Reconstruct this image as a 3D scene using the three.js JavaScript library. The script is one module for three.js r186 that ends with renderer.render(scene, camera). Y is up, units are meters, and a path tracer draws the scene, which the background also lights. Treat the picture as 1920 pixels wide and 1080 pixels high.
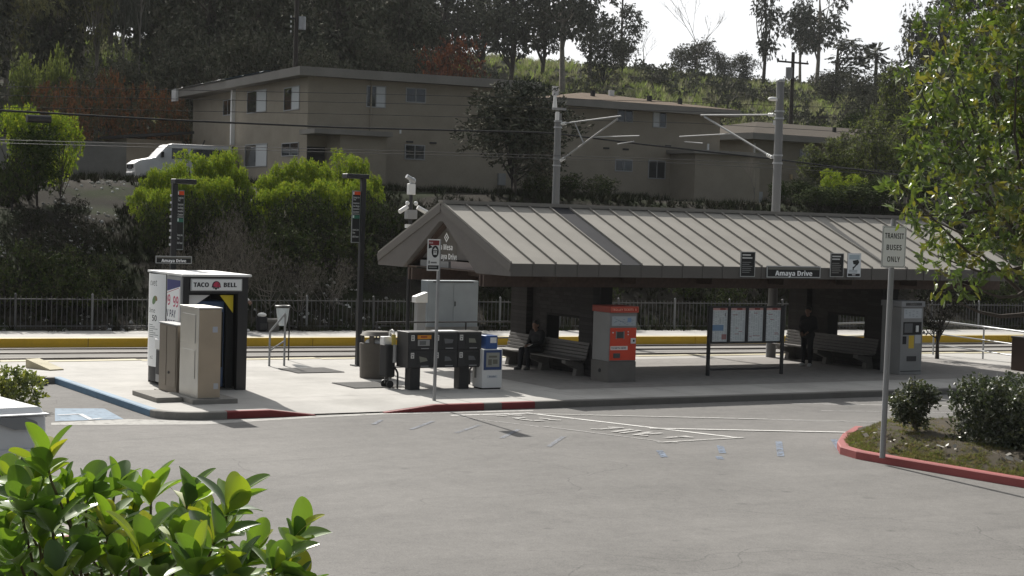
import * as THREE from 'three';
import { RoundedBoxGeometry } from 'three/addons/geometries/RoundedBoxGeometry.js';
import * as BGU from 'three/addons/utils/BufferGeometryUtils.js';
import { MarchingCubes } from 'three/addons/objects/MarchingCubes.js';
import { ImprovedNoise } from 'three/addons/math/ImprovedNoise.js';

// ---------- camera, sky, sun, exposure ----------
// World frame: x runs along the tracks, -z across them away from the viewer, road surface at y = 0.
const scene = new THREE.Scene();
const F = 3300;                                    // focal length in photograph pixels (1920 wide)
const camera = new THREE.PerspectiveCamera(2 * Math.atan(540 / F) * 180 / Math.PI, 16 / 9, 0.1, 2000);
camera.position.set(0, 4.25, 0);
camera.rotation.set(-Math.atan(134 / F), -30.3 * Math.PI / 180, 1.7 * Math.PI / 180, 'YXZ');
camera.updateMatrixWorld(true);

const SUN = new THREE.Vector3(0.09, 0, -0.81); SUN.y = Math.hypot(SUN.x, SUN.z) * Math.tan(36 * Math.PI / 180); SUN.normalize();
const sun = new THREE.DirectionalLight(new THREE.Color(1.0, 0.955, 0.88), 5.0);
sun.position.set(24, 0, -38).addScaledVector(SUN, 160); sun.target.position.set(24, 0, -38);
sun.castShadow = true; sun.shadow.mapSize.set(2048, 2048); sun.shadow.radius = 1.2;
Object.assign(sun.shadow.camera, { left: -70, right: 70, top: 70, bottom: -70, near: 1, far: 400 });
scene.add(sun, sun.target);

{ // hazy bright sky: luminance falls off away from the sun and rises to the horizon
  const W = 512, H = 256, d = new Float32Array(W * H * 4), v = new THREE.Vector3();
  for (let j = 0; j < H; j++) for (let i = 0; i < W; i++) {
    const th = Math.PI * (0.5 - (j + 0.5) / H) * -1, ph = 2 * Math.PI * ((i + 0.5) / W - 0.5);
    v.set(Math.cos(th) * Math.cos(ph), Math.sin(th), Math.cos(th) * Math.sin(ph));
    const up = Math.max(v.y, 0.02), g = Math.acos(THREE.MathUtils.clamp(v.dot(SUN), -1, 1));
    const grad = 1 - 0.55 * Math.exp(-0.35 / up) * 1.0;
    const ind = 0.15 + 2.3 * Math.exp(-1.6 * g);
    const L = grad * ind, w = THREE.MathUtils.smoothstep(g, 0.3, 2.2);
    const o = (j * W + i) * 4;
    d[o] = L * (1.0 - 0.17 * w); d[o + 1] = L * (1.0 - 0.06 * w); d[o + 2] = L * (1.0 + 0.07 * w); d[o + 3] = 1;
  }
  const t = new THREE.DataTexture(d, W, H, THREE.RGBAFormat, THREE.FloatType);
  t.mapping = THREE.EquirectangularReflectionMapping; t.magFilter = t.minFilter = THREE.LinearFilter; t.needsUpdate = true;
  scene.background = t; scene.environment = t;
}
const renderer = new THREE.WebGLRenderer({ antialias: true });
renderer.toneMapping = THREE.LinearToneMapping;
renderer.toneMappingExposure = 1.3;
renderer.shadowMap.enabled = true;

// ---------- from photograph pixels to places ----------
const Rm = new THREE.Matrix3().setFromMatrix4(camera.matrixWorld), Rt = Rm.clone().transpose();
const CP = camera.position;
const ray = (x, y) => new THREE.Vector3((x - 960) / F, (540 - y) / F, -1).applyMatrix3(Rm);
const G = (x, y, h = 0) => { const d = ray(x, y); return CP.clone().addScaledVector(d, (h - CP.y) / d.y); };
const Zp = (x, y, z) => { const d = ray(x, y); return CP.clone().addScaledVector(d, (z - CP.z) / d.z); };
const Xp = (x, y, X) => { const d = ray(x, y); return CP.clone().addScaledVector(d, (X - CP.x) / d.x); };
const Dp = (x, y, t) => CP.clone().addScaledVector(ray(x, y), t);
const proj = p => { const q = p.clone().sub(CP).applyMatrix3(Rt); return [960 + F * q.x / -q.z, 540 - F * q.y / -q.z, -q.z]; };

// ---------- helpers ----------
const rng = s => () => { s = (s + 0x6D2B79F5) | 0; let t = Math.imul(s ^ (s >>> 15), 1 | s); t = (t + Math.imul(t ^ (t >>> 7), 61 | t)) ^ t; return ((t ^ (t >>> 14)) >>> 0) / 4294967296; };
const perlin = new ImprovedNoise();
const nz = (x, y, z = 0) => perlin.noise(x, y, z);
const fbm = (x, y, o = 4, z = 0) => { let a = 0, f = 1, w = 0.5; for (let i = 0; i < o; i++) { a += w * nz(x * f, y * f, z + i * 7.3); f *= 2.03; w *= 0.5; } return a; };
const V = (x, y, z) => new THREE.Vector3(x, y, z);
const rgb = (r, g, b) => new THREE.Color().setRGB(r, g, b);
const used = {};
const numbered = n => { const k = used[n] = (used[n] ?? -1) + 1; return k ? `${n}_${String(k).padStart(3, '0')}` : n; };
const shade = o => { o.castShadow = o.receiveShadow = true; return o; };
function thing(name, label, category, pos = [0, 0, 0], turn = 0, group) {
  const o = new THREE.Group(); o.name = numbered(name); scene.add(o);
  o.position.set(...(pos.isVector3 ? pos.toArray() : pos)); o.rotation.y = turn; o.userData = { label, category };
  if (group) o.userData.group = group;
  return o;
}
const part = (parent, name, geo, m) => { const o = shade(new THREE.Mesh(geo, m)); o.name = name; parent.add(o); return o; };
function solo(name, label, category, geo, m, group) { const o = shade(new THREE.Mesh(geo, m)); o.name = numbered(name); o.userData = { label, category }; if (group) o.userData.group = group; scene.add(o); return o; }
function struct(name, geo, m, parent) { const o = shade(new THREE.Mesh(geo, m)); o.name = parent ? name : numbered(name); if (!parent) o.userData.kind = 'structure'; (parent || scene).add(o); return o; }
function copyOf(o, label) { const c = o.clone(); c.name = numbered(o.name.replace(/_\d{3}$/, '')); c.userData = { ...o.userData }; if (label) c.userData.label = label; scene.add(c); return c; }
const merge = a => BGU.mergeGeometries(a.map(g => { g = g.index ? g.toNonIndexed() : g; for (const k of Object.keys(g.attributes)) if (!['position', 'normal', 'uv'].includes(k)) g.deleteAttribute(k); if (!g.attributes.uv) g.setAttribute('uv', new THREE.BufferAttribute(new Float32Array(g.attributes.position.count * 2), 2)); return g; }));
// uv in metres by the face's main direction
function muv(g) {
  g = g.index ? g.toNonIndexed() : g; const p = g.attributes.position, n = g.attributes.normal, uv = new Float32Array(p.count * 2);
  for (let i = 0; i < p.count; i++) {
    const ax = Math.abs(n.getX(i)), ay = Math.abs(n.getY(i)), az = Math.abs(n.getZ(i));
    if (ay >= ax && ay >= az) { uv[2 * i] = p.getX(i); uv[2 * i + 1] = p.getZ(i); } else if (ax > az) { uv[2 * i] = p.getZ(i); uv[2 * i + 1] = p.getY(i); } else { uv[2 * i] = p.getX(i); uv[2 * i + 1] = p.getY(i); }
  }
  g.setAttribute('uv', new THREE.BufferAttribute(uv, 2)); return g;
}
// box from corner to corner
const box = (x0, y0, z0, x1, y1, z1, r = 0) => { const w = Math.abs(x1 - x0), h = Math.abs(y1 - y0), d = Math.abs(z1 - z0); const g = r ? new RoundedBoxGeometry(w, h, d, 2, r) : new THREE.BoxGeometry(w, h, d); g.translate((x0 + x1) / 2, (y0 + y1) / 2, (z0 + z1) / 2); return muv(g); };
const cyl = (r0, r1, h, x, y, z, seg = 16) => { const g = new THREE.CylinderGeometry(r1, r0, h, seg); g.translate(x, y + h / 2, z); return g; };
const tube = (pts, r, seg = 6, n) => new THREE.TubeGeometry(new THREE.CatmullRomCurve3(pts, false, 'catmullrom', 0.05), n || Math.max(2, pts.length * 4), r, seg, false);
const bar = (a, b, r0, r1 = r0, seg = 8) => { const d = b.clone().sub(a), g = new THREE.CylinderGeometry(r1, r0, d.length(), seg); g.applyQuaternion(new THREE.Quaternion().setFromUnitVectors(V(0, 1, 0), d.normalize())); g.translate((a.x + b.x) / 2, (a.y + b.y) / 2, (a.z + b.z) / 2); return g; };
const beam = (a, b, w, h) => { const d = b.clone().sub(a), L = d.length(), g = new THREE.BoxGeometry(w, h, L); const m = new THREE.Matrix4().lookAt(b, a, V(0, 1, 0)); g.applyMatrix4(m); g.translate((a.x + b.x) / 2, (a.y + b.y) / 2, (a.z + b.z) / 2); return g; };
// flat polygon lying in the xz plane at height y
function flat(pts, y) { const s = new THREE.Shape(pts.map(p => new THREE.Vector2(p[0], -p[1]))); const g = new THREE.ShapeGeometry(s); g.rotateX(-Math.PI / 2); g.translate(0, y, 0); return muv(g); }
// upright prism: polygon in the xz plane pulled from y0 to y1
function prism(pts, y0, y1) { const s = new THREE.Shape(pts.map(p => new THREE.Vector2(p[0], -p[1]))); const g = new THREE.ExtrudeGeometry(s, { depth: y1 - y0, bevelEnabled: false }); g.rotateX(-Math.PI / 2); g.translate(0, y0, 0); return muv(g); }

// ---------- textures and materials ----------
function noiseTex(size, metres, fn, srgb = true) {
  const d = new Uint8Array(size * size * 4);
  for (let j = 0; j < size; j++) for (let i = 0; i < size; i++) { const c = fn(i / size, j / size, i, j), o = (j * size + i) * 4; for (let k = 0; k < 3; k++) d[o + k] = Math.max(0, Math.min(255, 255 * (srgb ? Math.pow(Math.max(c[k], 0), 1 / 2.2) : c[k]))); d[o + 3] = 255; }
  const t = new THREE.DataTexture(d, size, size); t.wrapS = t.wrapT = THREE.RepeatWrapping; t.magFilter = THREE.LinearFilter; t.minFilter = THREE.LinearMipmapLinearFilter; t.generateMipmaps = true;
  if (srgb) t.colorSpace = THREE.SRGBColorSpace; t.repeat.set(1 / metres, 1 / metres); t.needsUpdate = true; return t;
}
// seamless fractal noise over the unit square
const tile = (u, v, f, o = 4, z = 0) => { const a = fbm(u * f, v * f, o, z), b = fbm((u - 1) * f, v * f, o, z), c = fbm(u * f, (v - 1) * f, o, z), d = fbm((u - 1) * f, (v - 1) * f, o, z); const n = a * (1 - u) * (1 - v) + b * u * (1 - v) + c * (1 - u) * v + d * u * v; return n / Math.sqrt((u * u + (1 - u) ** 2) * (v * v + (1 - v) ** 2)); };
const tex = {};
{
  const r = rng(5);
  // asphalt, 24 m square: aggregate, patches, tyre streaks along the lane, cracks and oil drips
  {
    const S = 2048, lat = f => { const a = new Float32Array(f * f); for (let i = 0; i < a.length; i++) a[i] = r() - 0.5; return (u, v) => { const x = u * f, y = v * f, i = Math.floor(x), j = Math.floor(y), a0 = x - i, b0 = y - j, s = a0 * a0 * (3 - 2 * a0), t = b0 * b0 * (3 - 2 * b0), I = i % f, J = j % f, I1 = (I + 1) % f, J1 = (J + 1) % f; return (a[J * f + I] * (1 - s) + a[J * f + I1] * s) * (1 - t) + (a[J1 * f + I] * (1 - s) + a[J1 * f + I1] * s) * t; }; };
    const n1 = lat(6), n2 = lat(17), n3 = lat(61), n4 = lat(230), st = lat(48), st2 = lat(97), dark = new Float32Array(S * S);
    const dot = (x, y, rad, k) => { for (let j = -rad; j <= rad; j++) for (let i = -rad; i <= rad; i++) { const q = Math.hypot(i, j) / (rad + 0.5); if (q < 1) { const p = ((y + j + 4 * S) % S) * S + (x + i + 4 * S) % S; dark[p] = Math.max(dark[p], k * (1 - q * q)); } } };
    for (let c = 0; c < 26; c++) { let x = r() * S, y = r() * S, a = r() * 6.28; const L = 150 + r() * 500; for (let k = 0; k < L; k++) { a += (r() - 0.5) * 0.45; x += Math.cos(a) * 1.6; y += Math.sin(a) * 1.6; dot(Math.floor(x), Math.floor(y), r() > 0.45 ? 1 : 0, 0.34 + 0.22 * r()); } }
    for (let c = 0; c < 170; c++) dot(Math.floor(r() * S), Math.floor(r() * S), 2 + Math.floor(r() * r() * 18), 0.08 + 0.24 * r());
    for (let c = 0; c < 9; c++) { let x = r() * S, y = r() * S, a = (r() - 0.5) * 0.5, ba = (r() - 0.5) * 0.0022; const L = 500 + r() * 700, kk = 0.05 + 0.05 * r(); for (let k = 0; k < L; k++) { a += ba; x += Math.cos(a) * 2; y += Math.sin(a) * 2; for (const o of [0, 128]) dot(Math.floor(x - Math.sin(a) * o), Math.floor(y + Math.cos(a) * o), 8, kk); } }
    tex.asphalt = noiseTex(S, 24, (u, v, i, j) => { let k = 0.63 + 0.16 * n1(u, v) + 0.10 * n2(u, v) + 0.08 * n3(u, v) + 0.10 * n4(u, v) + 0.13 * st((u * 0.125) % 1, v) * (0.5 + n1(v, u)) + 0.07 * st2((u * 0.25) % 1, v) + (r() - 0.5) * 0.34; k *= 1 - dark[j * S + i]; return [k * 0.210, k * 0.200, k * 0.189]; });
  }
  tex.wear = noiseTex(512, 1, (u, v) => { const k = 0.8 + 0.5 * tile(u, v, 6, 4, 2); return [k, k, k]; }, false);
  tex.concrete = noiseTex(1024, 6, (u, v) => { const k = 0.80 + 0.22 * tile(u, v, 4, 5, 1) + 0.10 * tile(u, v, 26, 3, 4) + (r() - 0.5) * 0.12; const s = Math.max(0, tile(u, v, 3, 4, 12) - 0.12) * 0.5; return [k * 0.50 - s * 0.3, k * 0.483 - s * 0.3, k * 0.455 - s * 0.3]; });
  tex.stucco = noiseTex(512, 3, (u, v) => { const k = 0.9 + 0.20 * tile(u, v, 3, 4, 5) + 0.08 * tile(u, v, 30, 2, 6) + (r() - 0.5) * 0.14; return [k, k, k]; });
  tex.soil = noiseTex(1024, 22, (u, v) => { const a = tile(u, v, 6, 6, 3), b = tile(u, v, 9, 5, 8), g = THREE.MathUtils.smoothstep(a, -0.02, 0.16), k = 0.75 + 0.7 * b + (r() - 0.5) * 0.5, st = r() > 0.992 ? 0.12 : 0; return [(0.040 * (1 - g) + 0.024 * g) * k + st, (0.036 * (1 - g) + 0.032 * g) * k + st, (0.030 * (1 - g) + 0.013 * g) * k + st]; });
  tex.metal = noiseTex(512, 1.6, (u, v) => { const k = 0.92 + 0.16 * tile(u, v, 3, 4, 2) + (r() - 0.5) * 0.05; return [k, k, k]; });
  tex.bark = noiseTex(256, 0.6, (u, v) => { const k = 0.8 + 0.7 * tile(u * 1, v, 6, 4, 7) + (r() - 0.5) * 0.3; return [k, k, k]; });
  tex.shingle = noiseTex(512, 4, (u, v) => { const k = 0.9 + 0.22 * tile(u, v, 5, 4, 3) + 0.14 * (((Math.floor(v * 24) * 7 + Math.floor(u * 14 + (Math.floor(v * 24) % 2) * 0.5) * 13) % 5) / 5 - 0.5) + (r() - 0.5) * 0.16; return [k, k, k]; });
  tex.block = noiseTex(512, 1.5, (u, v) => { const k = 0.88 + 0.35 * tile(u, v, 5, 5, 6) + (r() - 0.5) * 0.22; return [k, k, k]; });
  tex.grain = noiseTex(256, 0.8, (u, v) => { const k = 0.9 + 0.35 * tile(u, v * 0.999, 8, 4, 8) + (r() - 0.5) * 0.08; return [k, k, k]; });
}
tex.chip = noiseTex(512, 1.1, (u, v) => { const k = 0.62 + 0.75 * tile(u, v, 9, 5, 4) + 0.35 * tile(u, v, 40, 2, 6) + (Math.abs(Math.sin(u * 9311.7 + v * 7919.3)) - 0.5) * 0.5; return [k, k, k]; }, false);
const M = {};
const mat = (c, rough = 0.8, o = {}) => new (o.specularIntensity === undefined ? THREE.MeshStandardMaterial : THREE.MeshPhysicalMaterial)({ color: Array.isArray(c) ? rgb(...c) : c, roughness: rough, ...o });
M.asphalt = mat([1, 1, 1], 0.93, { map: tex.asphalt, bumpMap: tex.asphalt, bumpScale: 0.006 });
M.concrete = mat([1, 1, 1], 0.9, { map: tex.concrete });
M.concreteOld = mat([0.62, 0.61, 0.59], 0.92, { map: tex.concrete });
M.concreteDark = mat([0.42, 0.41, 0.40], 0.92, { map: tex.concrete });
M.paver = mat([0.27, 0.255, 0.24], 0.92, { map: tex.block });
M.soil = mat([1.05, 1.03, 1.0], 1, { map: tex.soil, specularIntensity: 0.08 });
M.stucco = mat([0.335, 0.293, 0.232], 0.95, { map: tex.stucco });
M.fasciaHouse = mat([0.26, 0.243, 0.22], 0.85, { map: tex.stucco });
M.shingle = mat([0.135, 0.098, 0.068], 0.95, { map: tex.shingle, specularIntensity: 0.2 });
M.shingleGrey = mat([0.068, 0.055, 0.042], 0.95, { map: tex.shingle, specularIntensity: 0.2 });
M.roofPanel = mat([0.335, 0.315, 0.282], 0.75, { map: tex.metal, specularIntensity: 0.4 });
M.roofSeam = mat([0.27, 0.252, 0.225], 0.7, { map: tex.metal });
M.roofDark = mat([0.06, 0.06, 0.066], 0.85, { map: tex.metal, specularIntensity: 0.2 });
M.fascia = mat([0.150, 0.138, 0.125], 0.75, { map: tex.metal });
M.gable = mat([0.150, 0.138, 0.128], 0.9, { map: tex.stucco });
M.wood = mat([0.085, 0.055, 0.042], 0.75, { map: tex.grain });
M.woodDark = mat([0.085, 0.06, 0.048], 0.8, { map: tex.grain });
M.slat = mat([0.15, 0.14, 0.13], 0.65, { map: tex.grain });
M.block = [0.85, 1, 1.15, 0.95].map((k, i) => mat([0.046 * k, 0.042 * k, 0.041 * k], 0.95, { map: tex.block }));
M.mortar = mat([0.02, 0.019, 0.018], 1);
M.black = mat([0.018, 0.018, 0.02], 0.45, { map: tex.metal });
M.blackMatte = mat([0.016, 0.016, 0.017], 0.8);
M.dark = mat([0.026, 0.026, 0.028], 0.6, { map: tex.metal });
M.brownBin = mat([0.105, 0.092, 0.078], 0.8, { map: tex.stucco });
M.galv = mat([0.42, 0.43, 0.44], 0.5, { map: tex.metal, metalness: 0.45 });
M.galvDull = mat([0.31, 0.314, 0.318], 0.7, { map: tex.metal, metalness: 0.1 });
M.mastGrey = mat([0.20, 0.204, 0.208], 0.75, { map: tex.metal });
M.steel = mat([0.62, 0.61, 0.58], 0.36, { map: tex.metal, metalness: 0.85 });
M.tan = mat([0.46, 0.38, 0.285], 0.42, { map: tex.metal, metalness: 0.25 });
M.brownBox = mat([0.21, 0.175, 0.135], 0.5, { map: tex.metal, metalness: 0.2 });
M.greyPaint = mat([0.27, 0.27, 0.265], 0.6, { map: tex.metal });
M.bluegrey = mat([0.30, 0.33, 0.35], 0.55, { map: tex.metal });
M.white = mat([0.78, 0.78, 0.77], 0.55, { map: tex.metal });
M.whiteCar = new THREE.MeshPhysicalMaterial({ color: rgb(0.74, 0.75, 0.76), roughness: 0.45, clearcoat: 0.5, clearcoatRoughness: 0.25, map: tex.metal });
M.red = mat([0.72, 0.06, 0.018], 0.45, { map: tex.metal });
M.redPaint = mat([0.50, 0.07, 0.075], 0.75, { map: tex.concrete });
M.redIsland = mat([0.72, 0.17, 0.175], 0.8, { map: tex.concrete });
M.bluePaint = mat([0.26, 0.50, 0.80], 0.75, { map: tex.concrete });
M.blueStop = mat([0.075, 0.13, 0.22], 0.75, { map: tex.concrete });
M.yellow = mat([0.80, 0.50, 0.035], 0.75, { map: tex.stucco });
M.cream = mat([1.1, 1.02, 0.72], 0.8, { map: tex.concrete });
M.fence = mat([0.075, 0.075, 0.077], 0.6);
M.rail = mat([0.10, 0.085, 0.075], 0.5, { metalness: 0.5 });
M.glass = new THREE.MeshPhysicalMaterial({ color: rgb(0.03, 0.034, 0.038), roughness: 0.06, clearcoat: 1, clearcoatRoughness: 0.04 });
M.curtain = mat([0.55, 0.57, 0.58], 0.9);
M.frameW = mat([0.34, 0.34, 0.34], 0.6);
M.bark = mat([0.11, 0.092, 0.078], 1, { map: tex.bark });
M.barkPale = mat([0.30, 0.27, 0.235], 1, { map: tex.bark });
M.barkDark = mat([0.05, 0.044, 0.04], 1, { map: tex.bark });
M.leaf = new THREE.MeshPhysicalMaterial({ color: 0xffffff, vertexColors: true, roughness: 0.9, specularIntensity: 0.4, transmission: 0.42, thickness: 0, side: THREE.DoubleSide });
M.leafDull = new THREE.MeshPhysicalMaterial({ color: 0xffffff, vertexColors: true, roughness: 0.95, specularIntensity: 0.25, side: THREE.DoubleSide });
M.leafGloss = new THREE.MeshPhysicalMaterial({ color: 0xffffff, vertexColors: true, roughness: 0.85, transmission: 0.42, thickness: 0, clearcoat: 0.55, clearcoatRoughness: 0.28, side: THREE.DoubleSide });
// print: draw on a canvas
function print(w, h, draw, rough = 0.6) {
  const c = document.createElement('canvas'); c.width = w; c.height = h; const x = c.getContext('2d'); draw(x, w, h);
  const t = new THREE.CanvasTexture(c); t.colorSpace = THREE.SRGBColorSpace; t.magFilter = THREE.LinearFilter; return new THREE.MeshStandardMaterial({ map: t, roughness: rough });
}
// a flat printed face, w x h metres, centred at (x, y, z), turned about y
function face(w, h, x, y, z, turn = 0) { const g = new THREE.PlaneGeometry(w, h); g.rotateY(turn); g.translate(x, y, z); return g; }

// ---------- ground: road, pavements, kerbs, tracks ----------
struct('road', muv(new THREE.PlaneGeometry(420, 400).rotateX(-Math.PI / 2).translate(30, 0, -150 + 200 - 104)), M.asphalt);
const edgeZ = x => -45.4 + 0.0794 * (x - 12.1);     // track-side edge of the near platform
const KZ = -33.4, PY = 0.15;                        // kerb line and pavement height
const rampH = (x, z) => { // pavement height: dips to the road at the kerb ramp
  const t = THREE.MathUtils.clamp((z - (KZ - 1.5)) / 1.5, 0, 1), w = Math.min(THREE.MathUtils.clamp((x - 13.9) / 1.0, 0, 1), THREE.MathUtils.clamp((17.7 - x) / 1.2, 0, 1));
  return PY - (PY - 0.012) * t * w;
};
{ // near platform: one sheet with rounded corner, cut where the ramp patch and the paver field lie
  const arc = []; for (let i = 0; i <= 8; i++) { const a = Math.PI * (1 + 0.5 * i / 8); arc.push([12.4 + 0.65 * Math.cos(a), KZ - 0.15 - 0.65 + -0.65 * Math.sin(a) * 1]); }
  const A = [[-30, edgeZ(-30)], [-30, -41.2], [11.75, -41.2], ...arc, [13.6, KZ - 0.15], [13.6, -35.2], [18, -35.2], [18, KZ - 0.15], [22, KZ - 0.15], [22, edgeZ(22)]];
  struct('pavement', flat(A, PY), M.concrete);
  struct('pavement', flat([[22.004, edgeZ(22)], [22.004, KZ - 0.15], [75, KZ - 0.15], [75, edgeZ(75)]], PY), M.concrete);
  const nx = 44, nzz = 18, g = new THREE.PlaneGeometry(4.4, 1.65, nx, nzz).rotateX(-Math.PI / 2).translate(15.8, 0, -35.2 + 0.825), p = g.attributes.position;
  for (let i = 0; i < p.count; i++) p.setY(i, rampH(p.getX(i), p.getZ(i)));
  g.computeVertexNormals(); struct('kerb_ramp', muv(g), M.concrete);
}
// kerb stones: each a bar with its own top height at both ends
const kerb = struct('kerb', box(20, -0.3, KZ - 0.14, 60, -0.02, KZ - 0.01), M.concreteDark);
function kerbStone(x0, z0, x1, z1, h0, h1, m, w = 0.16, name = 'kerb_stone', parent = kerb) {
  const d = new THREE.Vector2(x1 - x0, z1 - z0).normalize(), n = new THREE.Vector2(d.y, -d.x).multiplyScalar(w); // n points inwards (away from the road)
  const P = [[x0, -0.1, z0], [x1, -0.1, z1], [x1, h1 - 0.018, z1], [x0, h0 - 0.018, z0], [x0 + n.x * 0.12, h0, z0 + n.y * 0.12], [x1 + n.x * 0.12, h1, z1 + n.y * 0.12], [x1 + n.x, h1 + 0.003, z1 + n.y], [x0 + n.x, h0 + 0.003, z0 + n.y], [x0 + n.x, -0.1, z0 + n.y], [x1 + n.x, -0.1, z1 + n.y]];
  const q = [[0, 1, 2, 3], [3, 2, 5, 4], [4, 5, 6, 7], [7, 6, 9, 8], [0, 3, 4, 7], [0, 7, 8, 8], [1, 6, 5, 2], [1, 9, 6, 6]], pos = [];
  for (const [a, b, c, e] of q) { for (const i of [a, b, c]) pos.push(...P[i]); if (e !== c) for (const i of [a, c, e]) pos.push(...P[i]); }
  const g = new THREE.BufferGeometry(); g.setAttribute('position', new THREE.Float32BufferAttribute(pos, 3)); g.computeVertexNormals();
  return struct(name, muv(g), m, parent);
}
{
  const H = x => rampH(x, KZ);
  const seg = [[12.4, 12.95, M.concreteOld], [12.955, 13.9, M.redPaint], [13.903, 14.9, M.redPaint], [16.5, 17.1, M.redPaint], [17.103, 17.7, M.redPaint], [17.703, 18.9, M.redPaint], [18.905, 19.35, M.concreteDark], [19.353, 20.2, M.redPaint]];
  for (let x = 20.203; x < 60; x += 1.83) seg.push([x, x + 1.825, M.concreteDark]);
  for (const [a, b, m] of seg) kerbStone(a, KZ, b, KZ, Math.max(H(a), 0.02), Math.max(H(b), 0.02), m);
  const c = []; for (let i = 0; i <= 5; i++) { const a = Math.PI * (1 + 0.5 * i / 5); c.push([12.4 + 0.8 * Math.cos(a), KZ - 0.8 - 0.8 * Math.sin(a)]); }
  for (let i = 0; i < 5; i++) kerbStone(c[i][0], c[i][1], c[i + 1][0], c[i + 1][1], PY, PY, M.concreteOld);
  for (let i = 0; i < 4; i++) kerbStone(11.6, -41.2 + i * 1.755 + 0.003, 11.6, -41.2 + (i + 1) * 1.755, PY, PY, M.bluePaint);
  kerbStone(-30, -41.05, 11.76, -41.05, 0.147, 0.147, M.concreteOld, 0.16);
}
// paint on the road and pavement: each mark a thin sheet
let paintY = 0.004;
const paintMat = {};
function paint(name, pts, c, h = 0, step = 0) {
  const key = c.join(); paintMat[key] ||= mat(c, 0.85, { map: tex.stucco, alphaMap: tex.chip, alphaTest: 0.42 });
  return struct(name, flat(pts.map(p => { const q = G(p[0], p[1], h); return [q.x, q.z]; }), h + 0.004 + step), paintMat[key]);
}
const lineMark = (x0, y0, x1, y1, w, c, step = 0) => { const a = G(x0, y0), b = G(x1, y1), d = b.clone().sub(a).normalize(), n = V(-d.z, 0, d.x).multiplyScalar(w / 2); paintMat[c.join()] ||= mat(c, 0.85, { map: tex.stucco, alphaMap: tex.chip, alphaTest: c[0] < 0.4 ? 0.62 : c[0] < 0.5 ? 0.52 : 0.42 });
  return struct('road_marking', flat([[a.x + n.x, a.z + n.z], [b.x + n.x, b.z + n.z], [b.x - n.x, b.z - n.z], [a.x - n.x, a.z - n.z]], 0.004 + step), paintMat[c.join()]); };
{
  const Wm = [0.62, 0.61, 0.59], Wf = [0.46, 0.45, 0.43], Wff = [0.36, 0.35, 0.34], B = [0.175, 0.188, 0.22], Bs = [0.165, 0.21, 0.29];
  lineMark(845, 779, 990, 775, 0.12, Wm); lineMark(985, 774.5, 1390, 822, 0.13, Wm, 0.004); lineMark(1240, 830, 1395, 821, 0.10, Wf, 0.008);
  lineMark(985, 776, 1440, 787, 0.10, Wf, 0.008); lineMark(1440, 787, 1760, 797, 0.09, Wff); lineMark(1218, 804, 1700, 814, 0.12, Wm, 0.012); lineMark(1280, 782, 1650, 792, 0.09, Wff, 0.004);
  lineMark(1480, 757, 1920, 763, 0.09, Wf); lineMark(1540, 770, 1920, 776, 0.08, Wff); lineMark(1020, 800, 1240, 828, 0.08, Wff, 0.004); lineMark(870, 783, 1010, 800, 0.08, Wff);
  // worn letters BUS and ONLY, read from the stops: short strokes
  for (const s of [[931, 780, 950, 781], [953, 779, 978, 780], [962, 785, 985, 784], [968, 786, 1000, 790], [1000, 790, 1020, 789], [1028, 788, 1052, 789], [1012, 785, 1030, 787],
    [1108, 805, 1122, 806], [1122, 806, 1165, 803], [1140, 802, 1170, 803], [1150, 811, 1185, 806], [1165, 813, 1200, 808], [1190, 817, 1220, 811], [1198, 817, 1215, 818], [1215, 815, 1242, 813], [1232, 830, 1270, 830], [1246, 822, 1290, 819], [1270, 820, 1300, 821]])
    lineMark(...s, 0.13, [0.42, 0.41, 0.395], 0.012);
  for (const s of [[855, 812, 900, 797], [940, 822, 972, 806], [1028, 838, 1058, 818], [700, 796, 715, 788], [770, 806, 812, 790]]) lineMark(...s, 0.10, B, 0.004);
  for (const s of [[1350, 836, 1355, 850], [1347, 856, 1352, 862], [1460, 828, 1464, 856], [1563, 824, 1578, 848], [1662, 812, 1672, 826], [1236, 845, 1246, 858]]) lineMark(...s, 0.13, Bs, 0.004);
  paint('parking_marking', [[103, 766], [195, 766], [232, 786], [103, 790]], [0.20, 0.28, 0.37]);
  for (const s of [[108, 779, 150, 777], [150, 777, 172, 788], [172, 787, 190, 785]]) lineMark(...s, 0.10, [0.62, 0.64, 0.66], 0.008);
  paint('gutter', [[96, 793], [240, 786], [385, 790], [590, 780], [590, 783.5], [385, 796], [240, 797], [96, 797]], [0.36, 0.35, 0.33]);
  paint('gutter', [[590, 780], [715, 774.5], [1000, 768.6], [1000, 771], [715, 777.5], [590, 783.5]], [0.36, 0.35, 0.33]);
}
{ // pavement fields and joints near the shelter
  const f = flat([[22.2, -43.2], [22.2, -35.6], [40, -35.6], [40, -42.6]], PY + 0.004);
  struct('paving', f, M.paver);
  // the paving joints: thin dark strips every 1.5 m
  const j = []; for (let x = 12.6; x < 45; x += 1.52) if (x < 13.4 || x > 18.2) j.push(flat([[x, KZ - 0.2], [x + 0.012, KZ - 0.2], [x + 0.012, -35.55], [x, -35.55]], PY + 0.004));
  for (const z of [-35.58, -38.5, -41.4]) j.push(flat([[12.2, z], [22.15, z], [22.15, z + 0.012], [12.2, z + 0.012]], PY + 0.004));
  struct('pavement_joint', merge(j), mat([0.14, 0.135, 0.13], 1));
  // yellow-cream safety edge along the track
  for (let x = -30; x < 70; x += 2.5) struct('platform_edge_stone', box(0, -0.1, 0, 2.494, PY + 0.012, 0.42).translate(x, 0, 0).applyMatrix4(new THREE.Matrix4().makeTranslation(0, 0, edgeZ(x + 1.25) - 0.2)), M.cream);
}
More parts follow.
